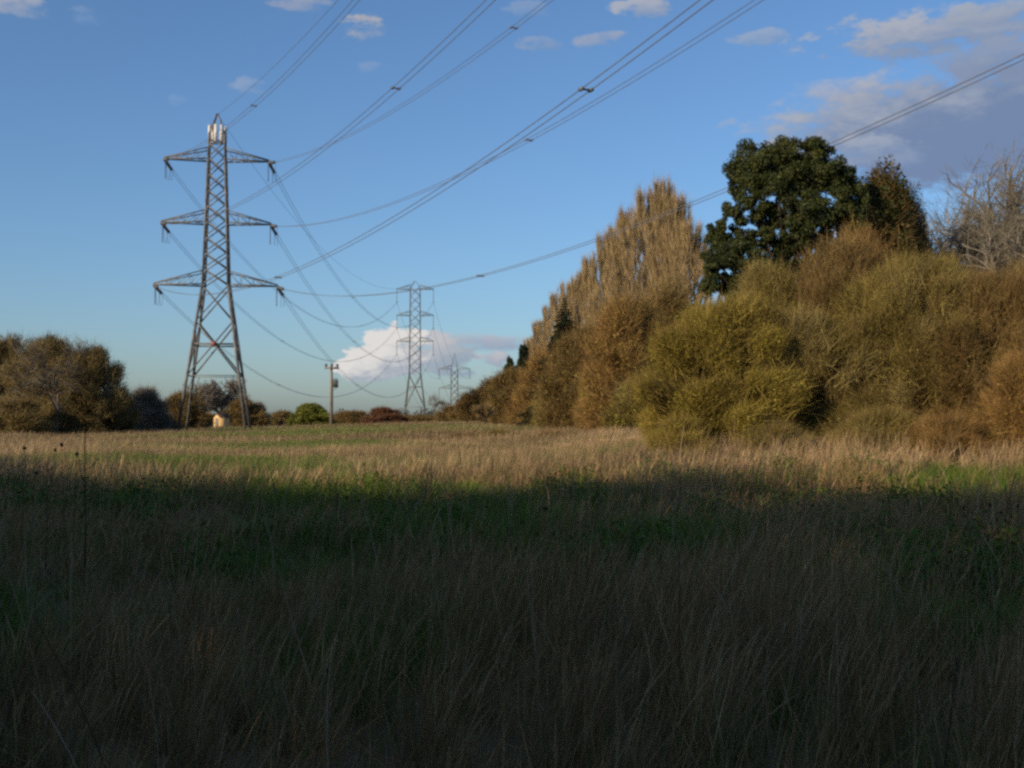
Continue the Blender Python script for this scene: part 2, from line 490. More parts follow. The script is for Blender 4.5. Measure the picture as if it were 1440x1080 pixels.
def grass_field(seed, y0, y1, dens, hs, ws, margin, far=False):
    rng = np.random.default_rng(seed)
    out_p = []
    n_try = int((y1 - y0) * (0.9 * y1 + 2 * margin) * dens)
    y = rng.uniform(y0, y1, n_try); hw = 0.45 * y + margin
    x = rng.uniform(-1, 1, n_try) * (0.45 * y1 + margin)
    k = np.abs(x) < hw
    x, y = x[k], y[k]
    # tussocks: pull some of the blades together
    q = rng.uniform(size=len(x)) < 0.6
    cs = 0.62
    cx = (np.floor(x / cs) + 0.5 + 0.4 * np.sin(np.floor(x / cs) * 12.9 + np.floor(y / cs) * 78.2)) * cs
    cy = (np.floor(y / cs) + 0.5 + 0.4 * np.sin(np.floor(x / cs) * 39.3 + np.floor(y / cs) * 11.1)) * cs
    x = np.where(q, x + (cx - x) * 0.7, x); y = np.where(q, y + (cy - y) * 0.7, y)
    n = len(x); gm = green_mask(x, y) + rng.normal(size=n) * 0.10
    isg = rng.uniform(size=n) < np.clip(.5 + (gm - 0.56) * 1.9, 0.05, 0.96)
    base = np.stack([x, y, ground(x, y) - 0.02], 1)
    hmod = np.clip(0.86 + 0.40 * pnoise(x, y, 0.6, 11) + .22 * pnoise(x, y, 2.6, 12), 0.55, 1.6)
    return rng, base, isg, hmod


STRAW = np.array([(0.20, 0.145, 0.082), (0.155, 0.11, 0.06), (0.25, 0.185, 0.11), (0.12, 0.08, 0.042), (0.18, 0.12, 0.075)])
SHADE_STRAW = np.array([(0.37, 0.235, 0.095), (0.28, 0.165, 0.065), (0.44, 0.305, 0.145), (0.20, 0.115, 0.045), (0.32, 0.18, 0.075)])  # straw recoloured for the shaded foreground, warmed against the blue skylight
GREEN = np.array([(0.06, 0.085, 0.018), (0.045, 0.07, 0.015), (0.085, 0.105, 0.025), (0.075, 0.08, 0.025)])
SHADE_GREEN = np.array([(0.10, 0.19, 0.022), (0.07, 0.15, 0.02), (0.15, 0.20, 0.025), (0.12, 0.14, 0.025)])  # green recoloured for the shaded foreground


def sow(b, seed, y0, y1, dens, hs, ws, margin=4.0):
    rng, base, isg, hm = grass_field(seed, y0, y1, dens, hs, ws, margin)
    for gflag in (True, False):
        k = isg == gflag; n = k.sum(); p = base[k]; h = hm[k]
        wind = np.array([0.16, 0.03, 0])
        if gflag:
            d = rng.normal(size=(n, 3)) * np.array([0.30, 0.30, 0]) + np.array([0, 0, 1.0])
            L = rng.uniform(0.18, 0.56, n) * hs * h
            c = (SHADE_GREEN if y0 < 30 else GREEN * 2.4)[rng.integers(0, len(GREEN), n)] * rng.uniform(0.7, 1.3, (n, 1))  # shade colours up front, brightened green in the sunlit field
            b.strips(p, d, L, ws * rng.uniform(0.8, 1.6, n), c, bend=rng.normal(size=(n, 3)) * np.array([.45, .45, .1]) - np.array([0, 0, 0.12]), prof=(1, 0.8, 0), rng=rng)
        else:
            tall = rng.uniform(size=n) < 0.36
            for t in (True, False):
                q = tall == t; m_ = q.sum()
                fr = smooth(23, 35, p[q][:, 1])[:, None]  # blends shade-tuned straw into brighter sunlit straw around the shadow edge
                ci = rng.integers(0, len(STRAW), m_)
                c = SHADE_STRAW[ci] * (1 - fr) + STRAW[ci] * (fr * np.array((2.0, 2.0, 1.9)) * (1 - .28 * smooth(68, 90, p[q][:, 1])[:, None])) * rng.uniform(0.7, 1.3, (m_, 1)) * (1 + .34 * np.clip(pnoise(p[q][:, 0], p[q][:, 1], .55, 21), -1.2, 1.2)[:, None])
                if t:
                    d = rng.normal(size=(m_, 3)) * np.array([0.16, 0.16, 0]) + np.array([0, 0, 1.0])
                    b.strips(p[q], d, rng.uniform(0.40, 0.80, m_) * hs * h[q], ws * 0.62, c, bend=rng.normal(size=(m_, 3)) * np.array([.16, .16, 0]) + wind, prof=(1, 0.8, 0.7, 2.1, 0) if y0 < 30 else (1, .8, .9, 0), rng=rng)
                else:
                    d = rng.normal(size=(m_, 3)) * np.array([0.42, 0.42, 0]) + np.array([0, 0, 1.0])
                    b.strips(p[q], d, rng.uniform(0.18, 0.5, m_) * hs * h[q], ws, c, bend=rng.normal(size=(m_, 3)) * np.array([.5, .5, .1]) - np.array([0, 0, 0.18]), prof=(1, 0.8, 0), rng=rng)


b = MB()
sow(b, 1, 2.2, 9, 1150, 1.0, 0.0048)
sow(b, 2, 9, 18, 420, 1.0, 0.0065)
sow(b, 3, 18, 32, 210, 1.0, 0.010)
sow(b, 4, 32, 52, 150, .95, 0.013)
rng = np.random.default_rng(31)
n = 900; yy = 4 + 34 * rng.uniform(0, 1, n) ** 1.3; xx = rng.uniform(-1, 1, n) * (.46 * yy + 3)
dead = np.stack([xx, yy, ground(xx, yy)], 1)
b.strips(dead, rng.normal(size=(n, 3)) * np.array([.2, .2, 0]) + np.array([0, 0, 1.]), rng.uniform(.6, 1.05, n), .006 + .0006 * yy, np.array([(.34, .25, .15), (.10, .065, .035), (.22, .15, .08)])[rng.integers(0, 3, n)],
         bend=rng.normal(size=(n, 3)) * .12, prof=(1, .9, .8, .6, .4), rng=rng)
for k in range(70):
    y_ = 11 + 20 * rng.uniform(); x_ = rng.uniform(-1, 1) * (.44 * y_ + 2)
    n = 420; r_ = rng.uniform(.25, .8)
    p = np.stack([x_ + rng.normal(size=n) * r_ * .6, y_ + rng.normal(size=n) * r_ * .6, np.abs(rng.normal(size=n)) * .17 + .12 + float(ground(x_, y_))], 1)
    b.leaves(p, rng.uniform(.018, .05, n), SHADE_GREEN[rng.integers(0, 4, n)] * rng.uniform(.5, 1.0, (n, 1)), rng, 0)
tag(b.build('meadow_grass', M['grass']), 'long dead straw and green grass of the shaded foreground', 'grass', kind='stuff')
b = MB()
sow(b, 5, 52, 80, 120, 0.8, 0.017, 6)
sow(b, 6, 80, 130, 42, 0.8, 0.03, 6)
sow(b, 7, 130, 240, 12, 0.8, 0.06, 6)
tag(b.build('straw_grass', M['grass']), 'pale sunlit straw grass across the far field', 'grass', kind='stuff')


# ------------------------------------------------------------------ pylons
def build_pylon(name, label, loc, rz, widths, arms, top, tension, braces, thick=1.0, far=False, ins=3.6, tw=1.0, extras=False, dirs=None):
    """widths: [(z, half width)], arms: [(z, half span, rise)]; X runs along the arms"""
    P = empty(name, loc, rz); tag(P, label, 'pylon', 'pylons carrying the line across the field')
    zs = [w[0] for w in widths]; hw = [w[1] for w in widths]
    def half(z): return float(np.interp(z, zs, hw))
    corners = ((-1, -1), (1, -1), (1, 1), (-1, 1))
    for sx, sy in corners:
        b = MB(); zl = [z for z in zs]
        for q in range(len(zl) - 1):
            a0, a1 = half(zl[q]), half(zl[q + 1])
            w = (0.30 - 0.14 * q / max(1, len(zl) - 2)) * thick
            z0 = zl[q] - (0.3 if q == 0 else 0)
            b.bar((sx * a0, sy * a0, z0), (sx * a1, sy * a1, zl[q + 1]), w)
        lg = b.build('leg', M['steel'], P)
        b = MB(); a0 = half(0); b.box((sx * a0 - .45, sy * a0 - .45, -0.4), (sx * a0 + .45, sy * a0 + .45, 0.18))
        b.build('footing', M['concrete'], lg)
    b = MB()
    for z0, z1, w in braces:
        a0, a1 = half(z0), half(z1); zm = z0 + (z1 - z0) * a0 / (a0 + a1); am = half(zm)
        for q in range(4):
            c0 = corners[q]; c1 = corners[(q + 1) % 4]
            b.bar((c0[0] * a0, c0[1] * a0, z0), (c1[0] * a1, c1[1] * a1, z1), w * thick)
            b.bar((c1[0] * a0 * .995, c1[1] * a0 * .995, z0), (c0[0] * a1 * .995, c0[1] * a1 * .995, z1), w * thick)
            if z1 - z0 > 5:
                b.bar((c0[0] * am, c0[1] * am, zm), (c1[0] * am, c1[1] * am, zm), w * thick * 1.15)
    z0 = braces[0][0]; a = half(z0)
    for q in range(4):
        c0 = corners[q]; c1 = corners[(q + 1) % 4]
        b.bar((c0[0] * a, c0[1] * a, z0), (c1[0] * a, c1[1] * a, z0), 0.09 * thick)
        mid = ((c0[0] + c1[0]) * a / 2, (c0[1] + c1[1]) * a / 2, z0)
        for c in (c0, c1):
            h2 = half(z0 * .45)
            b.bar((c[0] * h2, c[1] * h2, z0 * .45), ((c[0] * 3 + (c0[0] + c1[0]) / 2) / 4 * a, (c[1] * 3 + (c0[1] + c1[1]) / 2) / 4 * a, z0), 0.07 * thick)
    b.build('lattice_bracing', M['steel'], P)
    b = MB()
    zt = zs[-1]; a = half(zt)
    for c in corners: b.bar((c[0] * a, c[1] * a, zt), (c[0] * .06, c[1] * .06, top), 0.13 * thick)
    b.build('peak', M['steel'], P)
    ends = {}
    for li, (z, span, rise) in enumerate(arms):
        for sx in (-1, 1):
            b = MB(); a = half(z); a2 = half(z + rise); tip = (sx * span, 0, z)
            for sy in (-1, 1):
                p0 = np.array((sx * a, sy * a, z)); t0 = np.array((sx * span, sy * 0.12, z))
                p1 = np.array((sx * a2, sy * a2, z + rise)); t1 = np.array((sx * span, sy * 0.12, z + 0.18))
                b.bar(p0, t0, 0.15 * thick); b.bar(p1, t1, 0.12 * thick)
                n = 4
                for k in range(1, n):
                    lo = p0 + (t0 - p0) * k / n; hi = p1 + (t1 - p1) * k / n
                    b.bar(lo, hi, 0.05 * thick)
                    hi2 = p1 + (t1 - p1) * (k - 1) / n; b.bar(lo, hi2, 0.05 * thick)
            for k in range(4):
                q0 = (-1 if k % 2 else 1)
                f0, f1 = k / 4, (k + 1) / 4
                b.bar((sx * (a + (span - a) * f0), q0 * a * (1 - f0), z), (sx * (a + (span - a) * f1), -q0 * a * (1 - f1), z), 0.06 * thick)
            b.bar((sx * span, -0.2, z), (sx * span, 0.2, z), 0.26 * thick)
            arm = b.build('crossarm', M['steel'], P)
            e = {}
            def string(p, q, parent, fat=1.0):
                p = np.array(p, float); q = np.array(q, float); L = np.linalg.norm(q - p); nd = int(L / 0.2)
                pts = []; rr = []
                for k in range(nd):
                    for f, r_ in ((0.0, .08), (.25, .2), (.55, .22), (.62, .09)):
                        pts.append(p + (q - p) * (k + f) / nd); rr.append(r_ * tw * fat)
                pts.append(q); rr.append(.05)
                m_ = MB(); m_.tube(pts, rr, 8)
                return m_.build('insulator', M['glass'], parent)
            if tension:
                for key, dv in dirs.items():
                    dv = np.array(dv, float); dv /= np.linalg.norm(dv)
                    p = np.array((sx * span, 0, z - 0.15)); q = p + dv * ins
                    string(p, q, P)
                    e[key] = q
                q0, q1 = e['near'], e['far']; t = np.linspace(0, 1, 15)[:, None]
                path = q0 + (q1 - q0) * t; path[:, 2] -= (2.0 * (4 * t * (1 - t)) ** .8)[:, 0]
                jb = MB()
                for off in (-.2, .2): jb.tube(path + np.array((off, 0, 0)), 0.022 * tw, 5)
                jb.build('jumper_loop', M['wire'], P)
                string((sx * span * .985, 0, z - .2), (sx * span * .985, 0.05, path[:, 2].min() + .1), P, .4)
            else:
                q = np.array((sx * span, 0, z - ins)); string((sx * span, 0, z - .1), q, P)
                jb = MB(); jb.bar(q + np.array((-.35, 0, -.05)), q + np.array((.35, 0, -.05)), 0.3 * tw); jb.build('clamp', M['wire'], P)
                e['near'] = e['far'] = q + np.array((0, 0, -.1))
            ends[(li, sx)] = e
    if extras:
        # phone mast panels round the peak, and the red plate on the cross brace
        b = MB()
        for z in (38.4,):
            for q in range(12):
                a0, a1 = q * math.pi / 6, (q + 1) * math.pi / 6
                b.bar((1.12 * math.cos(a0), 1.12 * math.sin(a0), z), (1.12 * math.cos(a1), 1.12 * math.sin(a1), z), 0.12)
            for c in corners: b.bar((c[0] * .3, c[1] * .3, z), (c[0] * .85, c[1] * .85, z), 0.09)
        b.bar((-.3, -.3, z), (.3, .3, z), .09); b.bar((.3, -.3, z), (-.3, .3, z), .085)
        b.build('antenna_mount', M['steel'], P)
        for a in (-150, -95, -55, -10, 70, 130):
            b = MB(); b.box((-0.2, 0, -1.1), (0.2, 0.2, 1.1)); b.box((-0.06, -0.14, -1.0), (0.06, 0, 1.0))
            o = b.build('antenna_panel', M['panel'], P)
            o.location = (1.05 * math.cos(R(a)), 1.05 * math.sin(R(a)), 39.4); o.rotation_euler = (0, 0, R(a - 90))
        b = MB(); zm = 11.55; b.box((-0.36, -half(zm) - .26, zm - .26), (0.36, -half(zm) - .2, zm + .26))
        b.build('warning_plate', M['sign'], P)
    return P, ends


def world_of(P, q):
    c, s = math.cos(P.rotation_euler[2]), math.sin(P.rotation_euler[2])
    return np.array((P.location[0] + c * q[0] - s * q[1], P.location[1] + s * q[0] + c * q[1], P.location[2] + q[2]))


P1L = np.array((-39.0, 159.0)); P2L = np.array((X(583.5, 377), 377.0)); P3L = np.array((X(639, 520), 520.0))
rz1 = R(8)
def local_dir(v, rz, slope):
    v = np.array(v, float); v /= np.linalg.norm(v); c, s = math.cos(-rz), math.sin(-rz)
    return (c * v[0] - s * v[1], s * v[0] + c * v[1], slope)
xb = [(7.4, 14.4, .17), (14.6, 19.2, .15)] + [(19.4 + 2.1 * k, 21.5 + 2.1 * k, .13) for k in range(8)] + [(36.2, 38.2, .11)]
near_v = (76.3, -173.6); far_v = P2L - P1L
P1, E1 = build_pylon('lattice_pylon', 'tall grey lattice pylon nearest in the field with pale antenna panels round its peak',
                     (P1L[0], P1L[1], 0.0), rz1, [(0, 4.3), (19.4, 1.62), (36.2, 1.08), (39.3, 0.98)],
                     [(36.0, 6.75, 1.5), (27.6, 7.05, 1.6), (19.4, 7.95, 1.8)], 42.2, True, xb, 1.08, ins=3.0, tw=1.0, extras=True,
                     dirs={'near': local_dir(near_v, rz1, -0.17), 'far': local_dir(far_v, rz1, -0.24)})
g2 = float(ground(*P2L))
P2, E2 = build_pylon('lattice_pylon', 'smaller slim lattice pylon further off in front of the white cloud',
                     (P2L[0], P2L[1], g2), R(1), [(0, 3.6), (16 - g2, 1.75), (43.0 - g2, 1.5)],
                     [(42.4 - g2, 5.7, 1.4), (34.2 - g2, 5.7, 1.4), (26.1 - g2, 5.7, 1.4)], 45.0 - g2, False,
                     [(5, 15, .17)] + [(15 + 2.75 * k, 17.75 + 2.75 * k, .14) for k in range(10)], .9, ins=4.0, tw=.5)
g3 = float(ground(*P3L))
P3, E3 = build_pylon('lattice_pylon', 'distant faint lattice pylon lowest of the three, half hidden at the hedge end',
                     (P3L[0], P3L[1], g3), R(-1), [(0, 3.2), (16, 1.6), (36, 1.4)],
                     [(23.4 - g3, 6.6, 1.6), (15.1 - g3, 6.6, 1.6), (7.0 - g3, 6.6, 1.6)], 30.2 - g3, False,
                     [(5, 14, .2)] + [(14 + 2.75 * k, 16.75 + 2.75 * k, .16) for k in range(8)], 1.1, ins=4.0, tw=.7)


# ------------------------------------------------------------------ the cables between them
def span_cable(name, label, A, B, sag, spacing, rad, group, spacers=(), n=90):
    A = np.array(A, float); B = np.array(B, float)
    t = np.linspace(0, 1, n)[:, None]
    C = A + (B - A) * t; C[:, 2] -= (4 * sag * t * (1 - t))[:, 0]
    if spacing == 0:
        b = MB(); b.tube(C, rad, 5); o = b.build(name, M['wire']); tag(o, label, 'cable', group); return o
    o = empty(name, A); tag(o, label, 'cable', group)
    h = B - A; h[2] = 0; h /= np.linalg.norm(h); sd = np.array((h[1], -h[0], 0))
    for s in (-.5, .5):
        b = MB(); b.tube(C + sd * spacing * s - A, rad, 5); b.build('wire', M['wire'], o)
    for f in spacers:
        q = A + (B - A) * f; q[2] -= 4 * sag * f * (1 - f); q -= A
        b = MB(); b.bar(q - sd * spacing * .5, q + sd * spacing * .5, 0.07)
        for s in (-.5, .5): b.bar(q + sd * spacing * s - h * .16, q + sd * spacing * s + h * .16, 0.12)
        b.build('spacer', M['wire'], o)
    return o


LV = ['top', 'middle', 'lowest']
NEAR_END = P1L + np.array(near_v)
th0 = -0.174
a0 = np.array((math.cos(th0), math.sin(th0)))
spans = [6.75, 7.05, 7.95]; zz = [36.0, 27.6, 19.4]
sp = {(0, -1): (.28, .52, .62), (0, 1): (.42, .66), (1, -1): (.19, .50, .70), (1, 1): (.43, .60), (2, -1): (.36, .64), (2, 1): (.37, .66)}
for (li, sx), e in E1.items():
    A = world_of(P1, e['near'])
    end = NEAR_END + a0 * spans[li] * 0.9 * sx
    B = np.array((end[0], end[1], zz[li] - 0.3 + 6.3))
    side = 'left' if sx < 0 else 'right'
    span_cable('power_cable', f'twin dark cable sweeping overhead from the {side} end of the nearest pylon\'s {LV[li]} crossarm', A, B, 9.0, 0.42, 0.022,
               'cables overhead from the nearest pylon', sp[(li, sx)])
span_cable('earth_wire', 'thin single wire running overhead from the nearest pylon\'s pointed peak', (P1L[0], P1L[1], 42.1),
           (NEAR_END[0], NEAR_END[1], 48.4), 6.5, 0, 0.022, 'cables overhead from the nearest pylon')
for (li, sx), e in E1.items():
    A = world_of(P1, e['far']); B = world_of(P2, E2[(li, sx)]['near']); side = 'left' if sx < 0 else 'right'
    span_cable('power_cable', f'faint sagging cable from the nearest pylon\'s {LV[li]} {side} crossarm to the slim pylon', A, B, 13.6, 0.42, 0.028,
               'cables between the nearest and the slim pylon', (.3, .7))
span_cable('earth_wire', 'faint single wire between the peaks of the nearest and the slim pylon', (P1L[0], P1L[1], 42.1), (P2L[0], P2L[1], 44.9), 10.0, 0, 0.022,
           'cables between the nearest and the slim pylon')
for (li, sx), e in E2.items():
    A = world_of(P2, e['far']); B = world_of(P3, E3[(li, sx)]['near']); side = 'left' if sx < 0 else 'right'
    span_cable('power_cable', f'very faint far cable on the {side} {LV[li]} arms between the slim and the lowest pylon', A, B, 6.5, 0, 0.035,
               'cables between the slim and the lowest pylon')


# ------------------------------------------------------------------ pole with transformer
def telegraph_pole():
    px, d = 466, 215; x = X(px, d); z = float(ground(x, d)); H = Hgt(515, d, px)
    P = empty('utility_pole', (x, d, z), R(15)); tag(P, 'weathered wooden pole with grey transformer beside the round green bush', 'pole')
    b = MB(); b.tube([(0, 0, -.3), (0, 0, H * .5), (0, 0, H)], [.34, .29, .22], 8); b.build('pole', M['pole'], P)
    b = MB(); b.box((-1.25, -.42, H - .5), (1.25, -.2, H - .18)); b.build('crossarm', M['pole'], P)
    for k in (-1.0, 0, 1.0):
        b = MB(); b.tube([(k, -.31, H - .19), (k, -.31, H - .08), (k, -.31, H - .02), (k, -.31, H + .3), (k, -.31, H + .44)], [.06, .08, .24, .24, .08], 8); b.build('insulator', M['glass'], P)
    zt = H - 3.7
    b = MB(); b.box((.28, -.55, zt), (1.15, .45, zt + 1.25)); b.box((.33, -.62, zt + .15), (.45, -.55, zt + 1.05)); b.box((.65, -.62, zt + .15), (.77, -.55, zt + 1.05)); b.box((.95, -.62, zt + .15), (1.07, -.55, zt + 1.05))
    t = b.build('transformer', M['transformer'], P)
    for k in (.45, .72, .98):
        b = MB(); b.tube([(k, -.05, zt + 1.25), (k, -.05, zt + 1.35), (k, -.05, zt + 1.6)], [.05, .1, .04], 7); b.build('bushing', M['glass'], t)
    b = MB(); b.bar((.1, 0, zt - .04), (1.2, 0, zt - .04), .12); b.bar((.15, 0, zt - .7), (.95, 0, zt - .1), .08); b.build('bracket', M['steel'], P)
telegraph_pole()


# ------------------------------------------------------------------ sheds under the pylon
def shed(label, px, d, w, dp, h, rz, wall, sink=0.0):
    x = X(px, d); P = empty('garden_shed', (x, d, float(ground(x, d)) - sink), rz); tag(P, label, 'shed', 'small sheds behind the nearest pylon')
    a, c = w / 2, dp / 2; e = h * .78
    b = MB()
    b.add([(-a, -c, -.2), (a, -c, -.2), (a, c, -.2), (-a, c, -.2), (-a, -c, e), (a, -c, e), (a, c, e), (-a, c, e), (0, -c, h), (0, c, h)],
          [[(1, 2, 6, 5), (3, 0, 4, 7)], [(0, 1, 5, 8, 4), (2, 3, 7, 9, 6)]])
    b.build('wall', wall, P)
    b = MB()
    for s in (-1, 1):
        b.add([(s * (a + .12), -c - .12, e - .06), (0, -c - .12, h + .05), (0, c + .12, h + .05), (s * (a + .12), c + .12, e - .06),
               (s * (a + .12), -c - .12, e + .0), (0, -c - .12, h + .12), (0, c + .12, h + .12), (s * (a + .12), c + .12, e + .0)],
              [[(0, 1, 2, 3), (4, 7, 6, 5), (0, 4, 5, 1), (2, 6, 7, 3), (0, 3, 7, 4)]])
    b.build('roof', M['felt'], P)
    b = MB(); b.box((-.4, -c - .04, 0), (.4, -c - .003, e * .93)); dr = b.build('door', M['pole'], P)
    b = MB(); b.box((.27, -c - .08, e * .45), (.33, -c - .04, e * .55)); b.build('handle', M['steel'], dr)


shed('small pale yellow shed catching the sun between the nearest pylon\'s legs', 312, 196, 1.7, 1.9, 2.3, R(-38), M['shed'])
shed('dull rust-brown shed low beside the dark leg of the nearest pylon', 271, 198, 1.9, 1.7, 1.9, R(-25), M['shed_dull'])


# ------------------------------------------------------------------ vegetation on the right
YG_T = [(0.265, 0.205, 0.042), (0.215, 0.16, 0.042), (0.295, 0.23, 0.055), (0.205, 0.145, 0.046)]; YG_L = [(0.31, 0.255, 0.033), (0.25, 0.20, 0.028), (0.33, 0.275, 0.04)]
BR_T = [(0.185, 0.122, 0.045), (0.155, 0.096, 0.038), (0.215, 0.152, 0.06)]; BR_L = [(0.20, 0.14, 0.03), (0.165, 0.113, 0.028), (0.22, 0.17, 0.035)]
OL_T = [(0.21, 0.16, 0.045), (0.178, 0.128, 0.042), (0.26, 0.205, 0.085)]; OL_L = [(0.235, 0.195, 0.03), (0.19, 0.157, 0.027), (0.27, 0.23, 0.037)]
RU_T = [(0.245, 0.145, 0.05), (0.205, 0.12, 0.045), (0.28, 0.18, 0.065)]; RU_L = [(0.28, 0.165, 0.035), (0.23, 0.13, 0.03), (0.29, 0.20, 0.04)]
GR_T = [(0.20, 0.175, 0.14), (0.16, 0.135, 0.105), (0.23, 0.20, 0.16)]

def bush_at(label, px, d, top, wpx, cols, seed, ntw=26000, nlf=16000, cat='bush', group='bushes along the sunny hedge', name='hedge_bush', depth=None, **kw):
    H = Hgt(top, d, px); W = wpx * 1.08 / F * d
    parts = make_bush(seed, W, H, depth or max(W * .8, 3.5), cols[0], cols[1], ntw, nlf, **kw)
    return plant(name, label, cat, parts, px, d, group)

YG, BR, OL, RU = (YG_T, YG_L), (BR_T, BR_L), (OL_T, OL_L), (RU_T, RU_L)
NR = dict(lsize=.033, tw=.013, tl=(.25, .85), rad=.06, trunk=8)
bush_at('big rounded yellow-green bush at the lit front corner of the hedge', 1012, 39.6, 425, 185, YG, 11, 60000, 40000, **NR)
bush_at('low yellow-green skirt bush spreading over straw grass at the hedge corner', 955, 37.8, 585, 60, YG, 12, 14000, 12000, **NR)
bush_at('olive-brown bush right behind the big yellow-green one', 1095, 42.2, 380, 190, OL, 13, 50000, 22000, **NR)
bush_at('tallest brown bush below the evergreen tree', 1190, 41.9, 345, 210, BR, 14, 60000, 18000, **NR)
bush_at('olive bush streaked with pale twigs in the middle of the near hedge', 1290, 39.6, 368, 200, OL, 15, 60000, 22000, **NR)
bush_at('grey-brown bush under the bare trees near the picture edge', 1400, 38.6, 388, 200, BR, 16, 54000, 16000, **NR)
bush_at('low olive bush with pale upright twigs in front of the near hedge', 1240, 37.2, 572, 110, OL, 17, 17000, 9000, up=0.9, **NR)
bush_at('low orange-brown bush at the right end of the near hedge', 1428, 35.0, 500, 84, RU, 18, 15000, 9000, **NR)
bush_at('low brown bramble bush beside the orange-brown one', 1325, 35.2, 580, 90, RU, 19, 12000, 6000, **NR)
bush_at('low olive bush at the foot of the hedge below its tallest part', 1085, 37.6, 592, 90, OL, 20, 13000, 9000, **NR)
bush_at('rusty brown bush rising between evergreen and ivy-dark tree', 1215, 47.0, 326, 170, RU, 21, 30000, 12000, **NR)
bush_at('green-tinged bush at the foot of the bare trees', 1335, 47.4, 368, 120, YG, 22, 22000, 12000, **NR)
bush_at('brown bush behind the hedge at the picture\'s right edge', 1460, 43.5, 372, 150, BR, 23, 24000, 9000, **NR)
bush_at('brown bush filling the hedge under the evergreen\'s lower left boughs', 1020, 48.6, 440, 130, BR, 24, 22000, 9000, **NR)
bush_at('dark bush just outside the right end of the near hedge', 1530, 35.8, 400, 150, BR, 25, 22000, 9000, **NR)

bush_at('olive bush filling the hollow right of the big yellow-green one', 1130, 39.8, 440, 170, OL, 26, 34000, 16000, **NR)

# receding part of the hedge
MG = 'bushes of the hedge running away under the poplars'
bush_at('large rust-brown bush at the near end of the receding hedge', 890, 86, 425, 150, RU, 31, 34000, 14000, group=MG)
bush_at('brown bush behind, under the tallest poplars', 945, 96, 405, 120, BR, 32, 26000, 9000, group=MG)
bush_at('dark brown bush second along the receding hedge', 825, 106, 462, 120, BR, 33, 26000, 10000, group=MG)
bush_at('small yellowish bush out in front of the receding hedge', 842, 96, 535, 70, YG, 34, 12000, 9000, group=MG)
bush_at('rounded brown bush below the small conifer', 772, 132, 492, 105, RU, 35, 22000, 9000, group=MG)
bush_at('low brown bush before the two dark pines', 727, 160, 520, 85, BR, 36, 18000, 8000, group=MG, tw=.04)
bush_at('brown bush behind the little dark-trunked tree', 692, 190, 534, 75, RU, 37, 16000, 7000, group=MG, tw=.045)
bush_at('next-to-last bush where the receding hedge tapers off', 662, 225, 556, 55, BR, 38, 13000, 6000, group=MG, tw=.05)
bush_at('last and smallest bush where the hedge ends by the distant pylon', 640, 262, 571, 45, BR, 39, 10000, 5000, group=MG, tw=.055)
bush_at('olive bush low in front of the big rust-brown bush', 905, 78, 530, 90, OL, 40, 14000, 9000, group=MG)
bush_at('low brown bush between the conifer and the rust-brown bush', 800, 112, 535, 80, OL, 41, 12000, 7000, group=MG)

CG_ = 'low clumps scattered over the straw before the receding hedge'
for k, (px, d, top, w, cols, lab) in enumerate([(775, 84, 604, 42, RU, 'low rusty clump in straw below the small conifer'), (884, 66, 612, 50, BR, 'low brown clump in straw before the large rust-brown bush'),
        (700, 92, 602, 34, OL, 'low olive clump in straw beside the little dark-trunked tree'), (652, 88, 607, 40, BR, 'low brown clump in straw under the hedge end'), (925, 58, 616, 46, OL, 'low olive clump in straw where near and receding hedge meet')]):
    bush_at(lab, px, d, top, w, cols, 160 + k, 2500, 1500, name='bramble_clump', group=CG_, cat='bramble', depth=2.5, lsize=.06, tw=.02, tl=(.25, .7), rad=.03)

